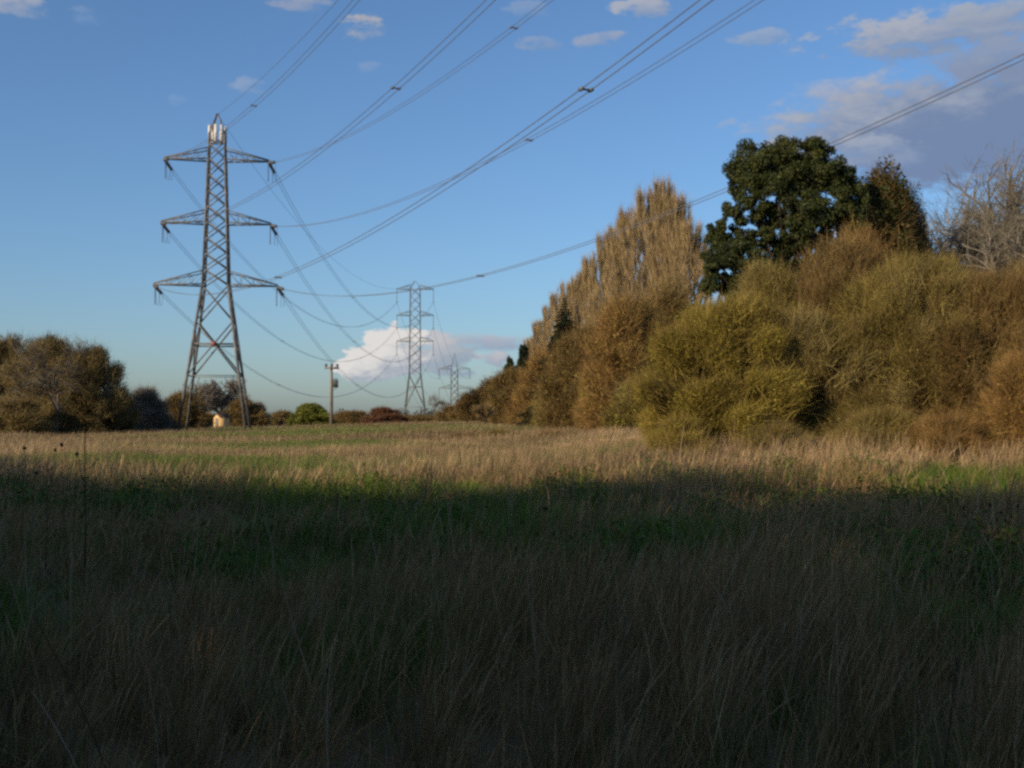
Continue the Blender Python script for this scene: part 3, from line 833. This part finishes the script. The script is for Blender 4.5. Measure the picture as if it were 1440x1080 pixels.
# evergreen tree, dark against the sky
def evergreen():
    px0, d = 1105, 50; x0 = X(px0, d); g0 = float(ground(x0, d)); s = d / F; rng = np.random.default_rng(77)
    lob = [(1062, 232, 42, 44), (1105, 222, 42, 34), (1140, 215, 34, 30), (1160, 255, 44, 46), (1105, 265, 52, 40), (1188, 262, 22, 36), (1050, 262, 32, 32), (1132, 300, 46, 36),
           (1030, 305, 26, 24), (1010, 325, 22, 22), (1004, 358, 20, 20), (1036, 345, 28, 28), (1062, 375, 40, 30), (1006, 398, 28, 24), (1034, 396, 26, 22), (1098, 352, 36, 28), (1150, 350, 46, 34), (1190, 310, 24, 34), (1085, 300, 34, 30), (1160, 300, 40, 34), (1120, 330, 40, 30), (1070, 335, 26, 18), (1195, 340, 22, 40), (1030, 425, 24, 14), (1085, 400, 36, 20), (1140, 245, 50, 36), (1090, 245, 50, 36), (1198, 285, 24, 42), (1204, 328, 26, 34), (1180, 345, 34, 34), (1022, 362, 32, 26), (1000, 378, 20, 22), (1045, 330, 28, 24), (1048, 400, 30, 24), (1016, 340, 24, 22), (1065, 290, 26, 24), (1078, 380, 34, 24), (1112, 385, 34, 26)]
    lobes = [(((a - px0) * s, rng.uniform(-.8, .6), EYE + (HZ - b_) * s - g0), (ra * s, max(ra, rb) * s * 1.1, rb * s)) for a, b_, ra, rb in lob]
    # break every lobe into smaller clumps
    sub = []
    for c, r in lobes:
        for k in range(22):
            u = rng.normal(size=3); u /= np.linalg.norm(u); u *= rng.uniform(.5, 1.15); q = rng.uniform(.18, .36)
            sub.append(((c[0] + u[0] * r[0] * .68, c[1] + u[1] * r[1] * .68, c[2] + u[2] * r[2] * .68), (r[0] * q, r[1] * q, r[2] * q)))
    b = MB(); p, u, i = crown_points(rng, sub, 230000, .55)
    b.leaves(p, rng.uniform(.03, .075, len(p)), pick(rng, [(.04, .052, .016), (.06, .072, .017), (.032, .042, .015), (.085, .09, .022)], i, .3), rng, 0)
    parts = [('crown', b.mesh('crown', [M['evergreen']]))]
    t = MB(); H = Hgt(200, d, px0)
    t.tube([(0, 0, -.3), (.1, .1, H * .3), (-.1, 0, H * .6), (.1, 0, H * .9)], [.36, .28, .16, .04], 8, 0, (.04, .03, .02))
    for c, r in lobes:
        z = max(1.5, c[2] * .62); q = np.array((0, 0, z)); c = np.array(c)
        t.tube([q, (q + c) / 2 + np.array((0, 0, -.3)), c], [.09, .06, .02], 5, 0, (.04, .03, .02))
    parts.append(('trunk', t.mesh('trunk', [M['bark']])))
    plant('evergreen_tree', 'large dark evergreen tree with lumpy crown towering over the hedge', 'tree', parts, px0, d)
evergreen()

rngv = np.random.default_rng(5)
EV = [(.04, .052, .016), (.06, .07, .018), (.075, .072, .02), (.11, .08, .025)]
H = Hgt(243, 51, 1250)
pt = make_bush(51, 3.3, H, 2.4, [(.20, .13, .05), (.16, .10, .04)], EV, 6000, 34000, lsize=.06, nl=40, z0=H * .25, trunk=2, rad=.16, lmat='evergreen', tw=.02, tl=(.3, .9))
plant('ivy_tree', 'ivy-dark narrow tree with two pointed tops beside the evergreen', 'tree', pt, 1246, 51)
H = Hgt(270, 52, 1284)
pt = make_bush(52, 2.7, H, 2.2, RU_T, EV + [(.15, .11, .03), (.17, .10, .03)], 9000, 14000, lsize=.05, nl=36, z0=H * .25, trunk=2, rad=.13, tw=.016, tl=(.3, .8))
plant('ivy_tree', 'brown-green tree at the right shoulder of the ivy-dark one, before the bare trees', 'tree', pt, 1282, 52)

TW = [(0.175, 0.155, 0.115), (0.145, 0.125, 0.092), (0.20, 0.18, 0.135)]
for (px, d, top, W, seed, lab) in [(1356, 60, 230, 10.5, 61, 'leafless pale-branched tree with spreading crown right of the ivy-dark tree'),
                                   (1450, 57, 262, 8.5, 62, 'leafless tree at the picture\'s edge, second of the two above the hedge')]:
    plant('bare_tree', lab, 'tree', make_bare_tree(seed, Hgt(top, d, px), W, (.21, .18, .14), TW, 4, .17, twn=5, kids=(5, 6), up=.30, tww=.016, rad=.19, keep=.60), px, d, 'leafless trees above the near hedge')

# poplars
PC = [(0.32, 0.225, 0.11), (0.27, 0.185, 0.09), (0.36, 0.26, 0.135), (0.27, 0.20, 0.085)]
pop = [(972, 108, 322), (955, 112, 285), (935, 117, 264), (910, 124, 276), (887, 133, 303), (866, 145, 328), (848, 158, 338), (830, 173, 368), (814, 189, 388), (798, 206, 402), (783, 224, 418), (768, 244, 436), (755, 266, 456), (744, 290, 478)]
where = ['nearest poplar, half behind the evergreen\'s left boughs', 'second poplar of the row, just below the tallest', 'tallest poplar, peak of the row against the sky', 'fourth poplar, left shoulder of the tallest',
         'fifth poplar where the overhead cable crosses the row', 'sixth poplar in the row, left of the cable crossing', 'seventh poplar, standing clear at the notch in the row', 'eighth poplar along the receding row',
         'ninth poplar, right above the small conifer', 'tenth poplar, directly behind the small conifer', 'eleventh poplar, just left of the conifer tip', 'twelfth poplar, third from the far end', 'thirteenth poplar, last but one of the row', 'far end poplar, smallest above the dark pines']
pv = [make_poplar(70 + k, 22.0, (5.8, 5.2, 6.4, 5.5, 6.0)[k], PC) for k in range(5)]
for k, (px, d, top) in enumerate(pop):
    h = Hgt(top, d, px)
    plant('poplar_tree', 'leafless buff ' + where[k], 'poplar', pv[k * 3 % 5], px, d, 'poplars in a receding row', rngv.uniform(0, 6.28), (rngv.uniform(.9, 1.15), rngv.uniform(.9, 1.15), h / 22.0))

CG = [(.018, .032, .012), (.028, .042, .015), (.014, .024, .012)]
plant('conifer_tree', 'small dark spire-shaped conifer standing against the poplars', 'conifer', make_conifer(81, Hgt(416, 121, 794), 8.6, CG), 794, 121)
for px, d, top, seed, lab in [(718, 215, 505, 82, 'dark pine low on the skyline, farther of the pair beyond the poplars'), (735, 205, 488, 83, 'dark pine under the last poplars, nearer and taller of the pair')]:
    H = Hgt(top, d, px)
    plant('pine_tree', lab, 'pine', make_bush(seed, 3.0, H, 3.0, [(.06, .05, .03)], CG, 2000, 9000, lsize=.22, nl=26, z0=H * .3, trunk=1, rad=.2, lmat='evergreen'), px, d, 'dark pines beyond the poplars')

# ------------------------------------------------------------------ vegetation on the left and far across the field
DK_T = [(0.21, 0.15, 0.062), (0.175, 0.12, 0.055), (0.24, 0.18, 0.08)]; DK_L = [(0.19, 0.155, 0.035), (0.16, 0.14, 0.035), (0.23, 0.155, 0.035), (0.135, 0.13, 0.035)]
LT = 'oaks of the dark wood on the left'
def oak_at(label, px, d, top, wpx, seed, ntw=17000, nlf=9000, group=LT):
    H = Hgt(top, d, px); W = wpx * 1.2 / F * d
    parts = make_bush(seed, W, H, W * .85, [tuple(v * .9 for v in c) for c in DK_T], [tuple(v * .9 for v in c) for c in DK_L], ntw, nlf, lsize=.10, nl=26, z0=H * .16, trunk=5, rad=.22, bark=(.16, .145, .125), tw=.035)
    return plant('oak_tree', label, 'tree', parts, px, d, group)
oak_at('dark budding oak cut by the picture\'s left edge', 5, 139, 474, 95, 101)
oak_at('dark oak with grey trunk showing through, second in the left wood', 72, 133, 476, 95, 102)
oak_at('russet-topped oak at the right end of the left wood', 132, 126, 490, 90, 103)
plant('bare_tree', 'leafless grey-limbed tree standing up through the left wood', 'tree', make_bare_tree(108, Hgt(473, 124, 78), 7.5, (.11, .10, .09), DK_T, 4, .3, twn=4, tww=.03, kids=(4, 5), rad=.26, keep=.58), 78, 124)
DK = (DK_T, DK_L); UG = 'low scrub at the foot of the left wood'
for k, (px, d, top, w, lab) in enumerate([(18, 121, 560, 90, 'low dark scrub under the oak at the left edge'), (95, 127, 566, 90, 'low dark scrub below the two inner oaks'), (158, 131, 556, 60, 'taller dark scrub at the foot of the russet-topped oak')]):
    bush_at(lab, px, d, top, w, DK, 110 + k, 11000, 8000, name='scrub_bush', group=UG, tw=.04)
bush_at('grey leafless thicket tree right of the left wood', 203, 152, 545, 62, (GR_T, BR_L), 120, 15000, 900, cat='tree', name='thicket_tree', group=None, tw=.035, bark=BARK_G)
bush_at('dim brown low bush between grey thicket and pylon', 222, 158, 582, 55, DK, 121, 8000, 4000, group='bushes behind the nearest pylon', tw=.045)
bush_at('olive-brown bush behind the dark leg of the nearest pylon', 258, 182, 552, 52, BR, 122, 11000, 6000, group='bushes behind the nearest pylon', tw=.045)
plant('bare_tree', 'leafless grey tree with rounded crown seen between the pylon\'s legs', 'tree', make_bare_tree(123, Hgt(534, 212, 313), 11.5, (.22, .20, .17), GR_T, 4, .22, twn=7, tww=.075, kids=(5, 6), rad=.34, keep=.62), 313, 212)
bush_at('rust-brown bush behind the two sheds', 288, 206, 580, 50, RU, 124, 8000, 5000, group='bushes behind the nearest pylon', tw=.05)
bush_at('dull olive bush right of the pale shed', 342, 204, 562, 48, BR, 125, 9000, 6000, group='bushes behind the nearest pylon', tw=.05)
bush_at('thin grey bush at the right leg of the nearest pylon', 362, 207, 566, 26, (GR_T, BR_L), 126, 7000, 2500, group='bushes behind the nearest pylon', tw=.045)
bush_at('dark brown bush left of the round green bush', 396, 228, 577, 42, DK, 127, 8000, 5000, group='bushes behind the nearest pylon', tw=.05)
GN_L = [(.17, .18, .026), (.135, .15, .024), (.20, .205, .035)]
bush_at('round bright green bush beside the wooden pole', 437, 218, 568, 50, (GN_L, GN_L), 128, 5000, 15000, group=None, lsize=.16, nl=60, name='round_bush')
bush_at('low brown hedge bush right of the wooden pole', 494, 262, 577, 58, BR, 129, 9000, 5000, group='hedge on the skyline', tw=.06)
bush_at('copper-red beech hedge on the skyline, highest at its left end', 540, 252, 573, 54, ([(.17, .085, .045), (.14, .068, .038)], [(.19, .085, .043), (.15, .068, .036)]), 130, 8000, 9000, group='hedge on the skyline', tw=.06, lsize=.14)
bush_at('low brown hedge bush at the slim pylon\'s foot', 584, 268, 583, 55, BR, 131, 8000, 5000, group='hedge on the skyline', tw=.06)
bush_at('low dark hedge bush between slim and distant pylon', 622, 285, 583, 45, DK, 132, 7000, 4000, group='hedge on the skyline', tw=.06)
plant('bare_tree', 'small faint leafless tree between slim and distant pylon', 'tree', make_bare_tree(133, Hgt(553, 300, 614), 6.5, (.15, .135, .12), GR_T, 4, .25, twn=6, tww=.05, kids=(3, 5)), 614, 300)
plant('bare_tree', 'little dark-trunked tree standing out before the receding hedge', 'tree', make_bare_tree(134, Hgt(566, 148, 683), 3.2, (.05, .04, .03), DK_T, 3, .4, rad=.22, twn=8, kids=(4, 5), tww=.04), 683, 148)
# far-off wood along the horizon
b = MB(); rng = np.random.default_rng(140)
lobes = []
for k in range(230):
    px = rng.uniform(-500, 1100); d = rng.uniform(385, 430); x = X(px, d); h = rng.uniform(2.6, 5.2)
    lobes.append(((x, d, float(ground(x, d)) + h * .45), (rng.uniform(2.5, 5), 3, h * .55)))
p, u, i = crown_points(rng, lobes, 60000, .3, -20)
b.leaves(p, rng.uniform(.2, .45, len(p)), pick(rng, [(.09, .07, .04), (.075, .065, .035), (.11, .085, .055)], i), rng, 0)
tag(b.build('far_woodland', M['leaf']), 'low dim line of woodland along the far edge of the field', 'woodland', kind='stuff')
# the tall wood behind the photographer's left shoulder; its shadow lies over the foreground
b = MB(); rng = np.random.default_rng(150); lobes = []
t0 = MB()
for k in range(76):
    s = -0.95 + 4.2 * (k % 38) / 37; row = k // 38
    cx, cy = -50.6 + 28 * s - 2.5 * row, 20.4 - 25.6 * s - 3.2 * row
    h = (15.0, 14.2)[row] + 1.5 * min(max(s, -.3), 1.4) + rng.uniform(-1.3, 1.0) + 1.2 * math.sin(k % 38 * .9)
    for j in range(15):
        lobes.append(((cx + rng.normal() * 1.7, cy + rng.normal() * 1.7, h * rng.uniform(.08, .86)), (2.8, 2.8, h * .13)))
    t0.tube([(cx, cy, -.3), (cx, cy, h * .75)], [.3, .1], 6, 1, BARK_B)
p, u, i = crown_points(rng, lobes, 400000, .45)
b.leaves(p, rng.uniform(.2, .40, len(p)), pick(rng, [(.05, .055, .02), (.06, .05, .025)], i), rng, 0)
b.v += t0.v; b.c += t0.c; b.f += [f + b.n for f in t0.f]; b.m += t0.m; b.n += t0.n
tag(b.build('near_woodland', [M['leaf'], M['bark']]), 'tall dense wood beside the viewpoint that shades the foreground', 'woodland', kind='stuff')


# ------------------------------------------------------------------ dry stalks standing in the grass
def stalk(name, label, px, d, top, lean, col, rad, heads=(), branch=0, seed=0, group='dry stalks standing in the foreground grass', foot=None):
    rng = np.random.default_rng(seed); x = X(px, d); z = float(ground(x, d)); H = EYE + (HZ - top) / F * d - z
    P = empty(name, (x, d, z)); tag(P, label, 'stalk', group)
    t = np.linspace(0, 1, 9); path = np.stack([lean * H * t ** 1.5, .02 * np.sin(t * 5), H * t], 1); path[0, 2] = -.05
    b = MB(); b.tube(path, rad * (1 - .55 * t), 6, 0, col)
    for k in range(branch):
        q = path[rng.integers(3, 8)]; e = q + np.array((rng.choice([-1, 1]) * rng.uniform(.06, .16), rng.uniform(-.05, .05), rng.uniform(.1, .25)))
        b.tube([q, (q + e) / 2 + np.array((.01, 0, -.02)), e], [rad * .6, rad * .5, rad * .3], 5, 0, col)
        if heads: head(P, e, heads[1] * .8, heads[0], rng)
    b.build('stem', M['stalk'], P)
    if heads: head(P, path[-1], heads[1], heads[0], rng)
    return P


def head(P, q, s, col, rng):
    """spiky egg-shaped seed head"""
    b = MB(); t = np.linspace(0, 1, 8)
    b.tube(np.stack([np.zeros(8), np.zeros(8), s * 2.4 * t], 1) + q, s * np.array([.25, .7, .95, 1, .95, .8, .5, .1]), 9, 0, col)
    n = 90; u = rng.normal(size=(n, 3)); u /= np.linalg.norm(u, axis=1)[:, None]
    c = q + np.array((0, 0, s * 1.2)) + u * s * np.array([.85, .85, 1.15])
    b.strips(c, u + np.array((0, 0, .5)), s * .8, s * .12, col, rng=rng)
    b.build('seed_head', M['stalk'], P)


DKS = (.035, .026, .018); PAL = (.23, .18, .12)
stalk('teasel', 'dark teasel with rounded head, farthest left above the shaded grass', 31, 13, 633, .03, DKS, .004, (DKS, .018), 1, 1)
stalk('teasel', 'dark teasel with two heads just left of the tall stem', 92, 13.5, 628, -.02, DKS, .004, (DKS, .018), 1, 2)
stalk('teasel', 'short dark teasel between the two-headed one and the tall stem', 103, 12.5, 641, .04, DKS, .004, (DKS, .016), 0, 3)
stalk('dock_stem', 'tall dark bare stem rising past the lit field at far left', 121, 11.5, 601, 0, DKS, .008, (), 2, 4)
stalk('dock_stem', 'thin dark stem below the small dull shed', 66, 12, 640, .02, DKS, .004, (), 2, 5)
stalk('dry_stalk', 'long pale bent stalk, brightest in the dark foreground', 352, 6.2, 852, -.08, PAL, .0045, (), 0, 6)
stalk('dry_stalk', 'pale stalk leaning right beside the brightest bent stalk', 335, 7.2, 812, .13, PAL, .003, (), 0, 7)
stalk('dry_stalk', 'pale leaning stalk at the dark left edge', 8, 8, 770, .12, (.12, .11, .06), .004, (), 1, 8)
stalk('dock_stem', 'thin dark stem against the lit grass under the slim pylon', 607, 24, 612, 0, DKS, .008, (), 1, 9)
stalk('dock_stem', 'short slanting dark stem at the shadow edge before the yellow-green bush', 1085, 30, 655, .3, DKS, .010, (), 1, 10)
for k, (px, top, lab) in enumerate([(1352, 716, 'leftmost dark teasel in the group by the right edge'), (1388, 712, 'tallest teasel in the group by the right edge'), (1411, 734, 'short middle teasel in the group by the right edge'), (1428, 714, 'dark teasel nearest the right edge of the meadow')]):
    stalk('teasel', lab, px, 15 + k * .4, top, .02, DKS, .004, (DKS, .018), 1, 20 + k)
rng = np.random.default_rng(9)
for k, (px, d, top, ln, lab) in enumerate([(640, 6.6, 905, .15, 'pale bent stalk low in the middle foreground'), (1085, 7, 880, -.15, 'pale broken stalk right of the middle foreground'), (895, 6.4, 905, -.22, 'greyish stalk leaning left in the middle foreground'),
                                          (1290, 9, 800, .06, 'upright pale stalk in the right foreground'), (210, 9, 790, -.05, 'upright pale stalk in the left foreground'), (1015, 12, 735, .05, 'brown upright stalk below the yellow-green bush'), (480, 14, 715, .04, 'brown upright stalk in shade below the round green bush'), (1160, 5.8, 980, .2, 'stalk leaning right in the lower right foreground')]):
    stalk('dry_stalk', lab, px, d, top, ln, (.19, .15, .10), .0032, (), 1, 40 + k)

# orange-leaved sapling by the right edge, and a white scrap in the grass
H = Hgt(600, 42, 1424)
pt = make_bush(90, 1.5, H, 1.3, RU_T, [(.32, .20, .035), (.36, .25, .05), (.28, .15, .03)], 1200, 900, lsize=.05, nl=14, trunk=2, rad=.07, bark=(.09, .05, .035), tw=.015, tl=(.2, .6))
plant('sapling', 'small orange-leaved sapling with dark trunk by the right edge', 'sapling', pt, 1424, 42)
x = X(1056, 50); b = MB(); rng = np.random.default_rng(3)
gxx, gyy = np.meshgrid(np.linspace(-.13, .13, 6), np.linspace(-.11, .11, 6))
zz_ = .38 + .10 * np.cos(gxx * 12) * np.cos(gyy * 11) + rng.normal(size=gxx.shape) * .03
ii = (np.arange(5)[:, None] * 6 + np.arange(5)[None]).ravel()
b.add(np.stack([gxx, gyy, zz_], -1).reshape(-1, 3), [np.stack([ii, ii + 1, ii + 7, ii + 6], 1)])
b.add(np.stack([gxx, gyy, zz_ - .16 + .8 * (gxx ** 2 + gyy ** 2) * 4], -1).reshape(-1, 3), [np.stack([ii, ii + 6, ii + 7, ii + 1], 1)])
o = b.build('litter', M['paper']); o.location = (x, 50, float(ground(x, 50))); tag(o, 'small white scrap caught in straw grass before the yellow-green bush', 'litter')


# ------------------------------------------------------------------ sun, sky, clouds
SUN_AZ, SUN_EL = -132.0, 20.0            # degrees: clockwise from the view direction, and up
sd = (math.sin(R(SUN_AZ)) * math.cos(R(SUN_EL)), math.cos(R(SUN_AZ)) * math.cos(R(SUN_EL)), math.sin(R(SUN_EL)))
L = bpy.data.lights.new('sun', 'SUN'); L.energy = 4.2; L.angle = R(0.53); L.color = (1.0, 0.80, 0.54)
so = bpy.data.objects.new('sun', L); COL.objects.link(so)
import mathutils
so.rotation_euler = mathutils.Vector(sd).to_track_quat('Z', 'Y').to_euler(); so.location = (-60, -40, 60)

W = bpy.data.worlds.new('World'); scene.world = W; W.use_nodes = True
nt = W.node_tree; nt.nodes.clear(); N = nt.nodes.new; K = nt.links.new
out = N('ShaderNodeOutputWorld'); bg = N('ShaderNodeBackground'); K(bg.outputs[0], out.inputs[0])
sky = N('ShaderNodeTexSky'); sky.sky_type = 'NISHITA'; sky.sun_disc = False
sky.sun_elevation = R(SUN_EL); sky.sun_rotation = R(SUN_AZ)
sky.altitude = 50; sky.air_density = 1.0; sky.dust_density = 1.0; sky.ozone_density = 5.7
SKY_STRENGTH = 0.128
bg.inputs['Strength'].default_value = SKY_STRENGTH


def val(x):
    return x


def math_n(op, a, b=None, c=None, clamp=False):
    n = N('ShaderNodeMath'); n.operation = op; n.use_clamp = clamp
    for k, v in enumerate((a, b, c)):
        if v is None: continue
        if hasattr(v, 'links'): K(v, n.inputs[k])
        else: n.inputs[k].default_value = v
    return n.outputs[0]


tc = N('ShaderNodeTexCoord')
sx = N('ShaderNodeSeparateXYZ'); K(tc.outputs['Generated'], sx.inputs[0])
AZ = math_n('ARCTAN2', sx.outputs[0], sx.outputs[1])
EL = math_n('ARCSINE', sx.outputs[2])
def cn(scale, det, off=0.0, rough=0.55, stretch=1.7):
    mp = N('ShaderNodeMapping'); mp.inputs['Location'].default_value = (off, off * .7, 0); mp.inputs['Scale'].default_value = (1, 1, stretch)
    K(tc.outputs['Generated'], mp.inputs['Vector'])
    n = N('ShaderNodeTexNoise'); n.inputs['Scale'].default_value = scale; n.inputs['Detail'].default_value = det; n.inputs['Roughness'].default_value = rough
    K(mp.outputs[0], n.inputs['Vector']); return n.outputs['Fac']
n_c = math_n('SUBTRACT', cn(15, 8, 0.0, .6, 2.6), 0.5)
n_f = math_n('SUBTRACT', cn(42, 7, 3.1, .62, 2.2), 0.5)
NZ = math_n('ADD', math_n('MULTIPLY', n_c, 1.3), math_n('MULTIPLY', n_f, 1.3))
NZF = math_n('ADD', math_n('MULTIPLY', n_c, .5), math_n('MULTIPLY', n_f, 2.0))


def smoothstep(v, a, b):
    n = N('ShaderNodeMapRange'); n.interpolation_type = 'SMOOTHSTEP'
    n.inputs['From Min'].default_value = a; n.inputs['From Max'].default_value = b
    K(v, n.inputs['Value']); return n.outputs['Result']


def lin(c):
    return tuple((v / 255 / 12.92 if v / 255 <= .04045 else ((v / 255 + .055) / 1.055) ** 2.4) / SKY_STRENGTH for v in c)


def ang(px, py):
    pit = math.atan(50 / F); a = (px - 720) / F; b = (540 - py) / F
    v = (a, math.cos(pit) - b * math.sin(pit), math.sin(pit) + b * math.cos(pit)); l = math.sqrt(sum(k * k for k in v))
    return math.atan2(v[0], v[1]), math.asin(v[2] / l)


cur = sky.outputs[0]
def cloud(px, py, rx, ry, lit, dark, opa=1.0, soft=0.7, rag=2.2, flat=None, lx=-.45, ly=.75):
    """one cloud of the sky, placed by direction: lit side towards the sun, grey base"""
    global cur
    a, e = ang(px, py)
    u = math_n('DIVIDE', math_n('SUBTRACT', AZ, a), rx / F); v = math_n('DIVIDE', math_n('SUBTRACT', EL, e), ry / F)
    m = math_n('SUBTRACT', 1.0, math_n('ADD', math_n('MULTIPLY', u, u), math_n('MULTIPLY', v, v)))
    nz = NZF if rx < 60 else NZ
    m = math_n('ADD', m, math_n('MULTIPLY', nz, rag * 1.25))
    k = math_n('MULTIPLY', smoothstep(m, 0.0, soft), opa)
    if flat is not None:
        k = math_n('MULTIPLY', k, smoothstep(math_n('ADD', v, math_n('MULTIPLY', NZ, .35)), flat, flat + .25))
    t = math_n('ADD', math_n('ADD', math_n('MULTIPLY', u, lx), math_n('MULTIPLY', v, ly)), math_n('MULTIPLY', nz, 1.3))
    t = smoothstep(t, -.7, .35) if lit == WL else smoothstep(t, -.75, .75) if rx < 250 else smoothstep(t, .0, 1.35)
    cm = N('ShaderNodeMix'); cm.data_type = 'RGBA'; K(t, cm.inputs['Factor']); cm.inputs['A'].default_value = (*lin(dark), 1); cm.inputs['B'].default_value = (*lin(lit), 1)
    x = N('ShaderNodeMix'); x.data_type = 'RGBA'; K(k, x.inputs['Factor']); K(cur, x.inputs['A']); K(cm.outputs['Result'], x.inputs['B'])
    cur = x.outputs['Result']


WL, WD = (216, 213, 210), (156, 165, 178)
cloud(690, 484, 85, 15, (172, 177, 188), (140, 155, 178), .9, .9, 1.4)
cloud(640, 478, 70, 14, (182, 185, 192), (150, 162, 182), .8, .9, 1.4)
cloud(690, 503, 36, 13, (190, 186, 190), (150, 160, 178), .9, .8, 1.8)
cloud(628, 500, 60, 34, (186, 186, 190), (140, 155, 172), .95, .6, 1.9, flat=-.95)
cloud(555, 500, 58, 42, WL, WD, 1, .35, 1.5, flat=-.82)
cloud(512, 514, 42, 30, WL, WD, 1, .35, 1.5, flat=-.85)
# broad grey cloud on the right with a bright upper rim
cloud(1400, 176, 350, 92, (164, 170, 183), (112, 131, 164), .97, .6, 1.0, lx=-.9, ly=.9)
cloud(1220, 215, 95, 30, (158, 167, 184), (125, 145, 178), .7, .9, 1.8)
cloud(1200, 128, 95, 22, (176, 174, 180), (140, 148, 170), .45, 1.0, 1.5)
cloud(1290, 50, 165, 36, (170, 173, 182), (122, 140, 170), .92, .8, 2.0)
cloud(1395, 84, 120, 34, (140, 152, 176), (118, 135, 166), .9, .9, 1.8)
cloud(1390, 20, 80, 16, (150, 160, 178), (125, 142, 172), .7, 1.0, 2.0)
cloud(1065, 52, 50, 11, (150, 165, 188), (125, 150, 185), .75, 1.0, 1.8)
cloud(905, 10, 50, 17, (170, 172, 182), (130, 148, 178), .85, .9, 2.0)
cloud(845, 56, 38, 12, (155, 162, 180), (125, 148, 180), .7, 1.0, 2.0)
cloud(755, 62, 34, 12, (150, 160, 182), (120, 146, 182), .6, 1.0, 2.0)
cloud(740, 12, 40, 14, (135, 155, 188), (115, 145, 185), .6, 1.0, 2.0)
cloud(510, 37, 34, 18, (178, 174, 172), (130, 150, 180), .85, .9, 2.0)
cloud(350, 120, 32, 13, (150, 164, 190), (120, 150, 188), .6, 1.0, 2.0)
cloud(425, 4, 50, 11, (155, 160, 178), (120, 144, 180), .75, 1.0, 2.0)
cloud(25, 6, 58, 15, (165, 168, 180), (120, 145, 180), .8, 1.0, 1.8)
cloud(118, 20, 24, 14, (125, 150, 188), (112, 145, 188), .5, 1.0, 2.0)
cloud(250, 138, 14, 9, (130, 158, 195), (115, 150, 195), .5, 1.0, 2.0)
cloud(520, 96, 26, 10, (135, 158, 190), (115, 150, 190), .45, 1.0, 2.0)
K(cur, bg.inputs['Color'])
W.cycles.sampling_method = 'MANUAL'; W.cycles.sample_map_resolution = 512

# ------------------------------------------------------------------ camera and render settings
cd = bpy.data.cameras.new('camera'); cam = bpy.data.objects.new('camera', cd); COL.objects.link(cam)
cd.sensor_width = 36.0; cd.sensor_fit = 'HORIZONTAL'; cd.lens = F / 1440 * 36
cam.location = (0, 0, EYE); cam.rotation_euler = (R(90) + math.atan(50 / F), 0, 0)
cd.clip_start = 0.05; cd.clip_end = 20000
scene.camera = cam
scene.render.engine = 'CYCLES'
scene.cycles.max_bounces = 6; scene.cycles.diffuse_bounces = 3; scene.cycles.glossy_bounces = 2; scene.cycles.transmission_bounces = 4
scene.cycles.use_denoising = False
scene.cycles.pixel_filter_type = 'BLACKMAN_HARRIS'; scene.cycles.filter_width = 2.8
scene.view_settings.view_transform = 'Standard'; scene.view_settings.look = 'None'
scene.view_settings.exposure = 0.08; scene.view_settings.gamma = 1.0
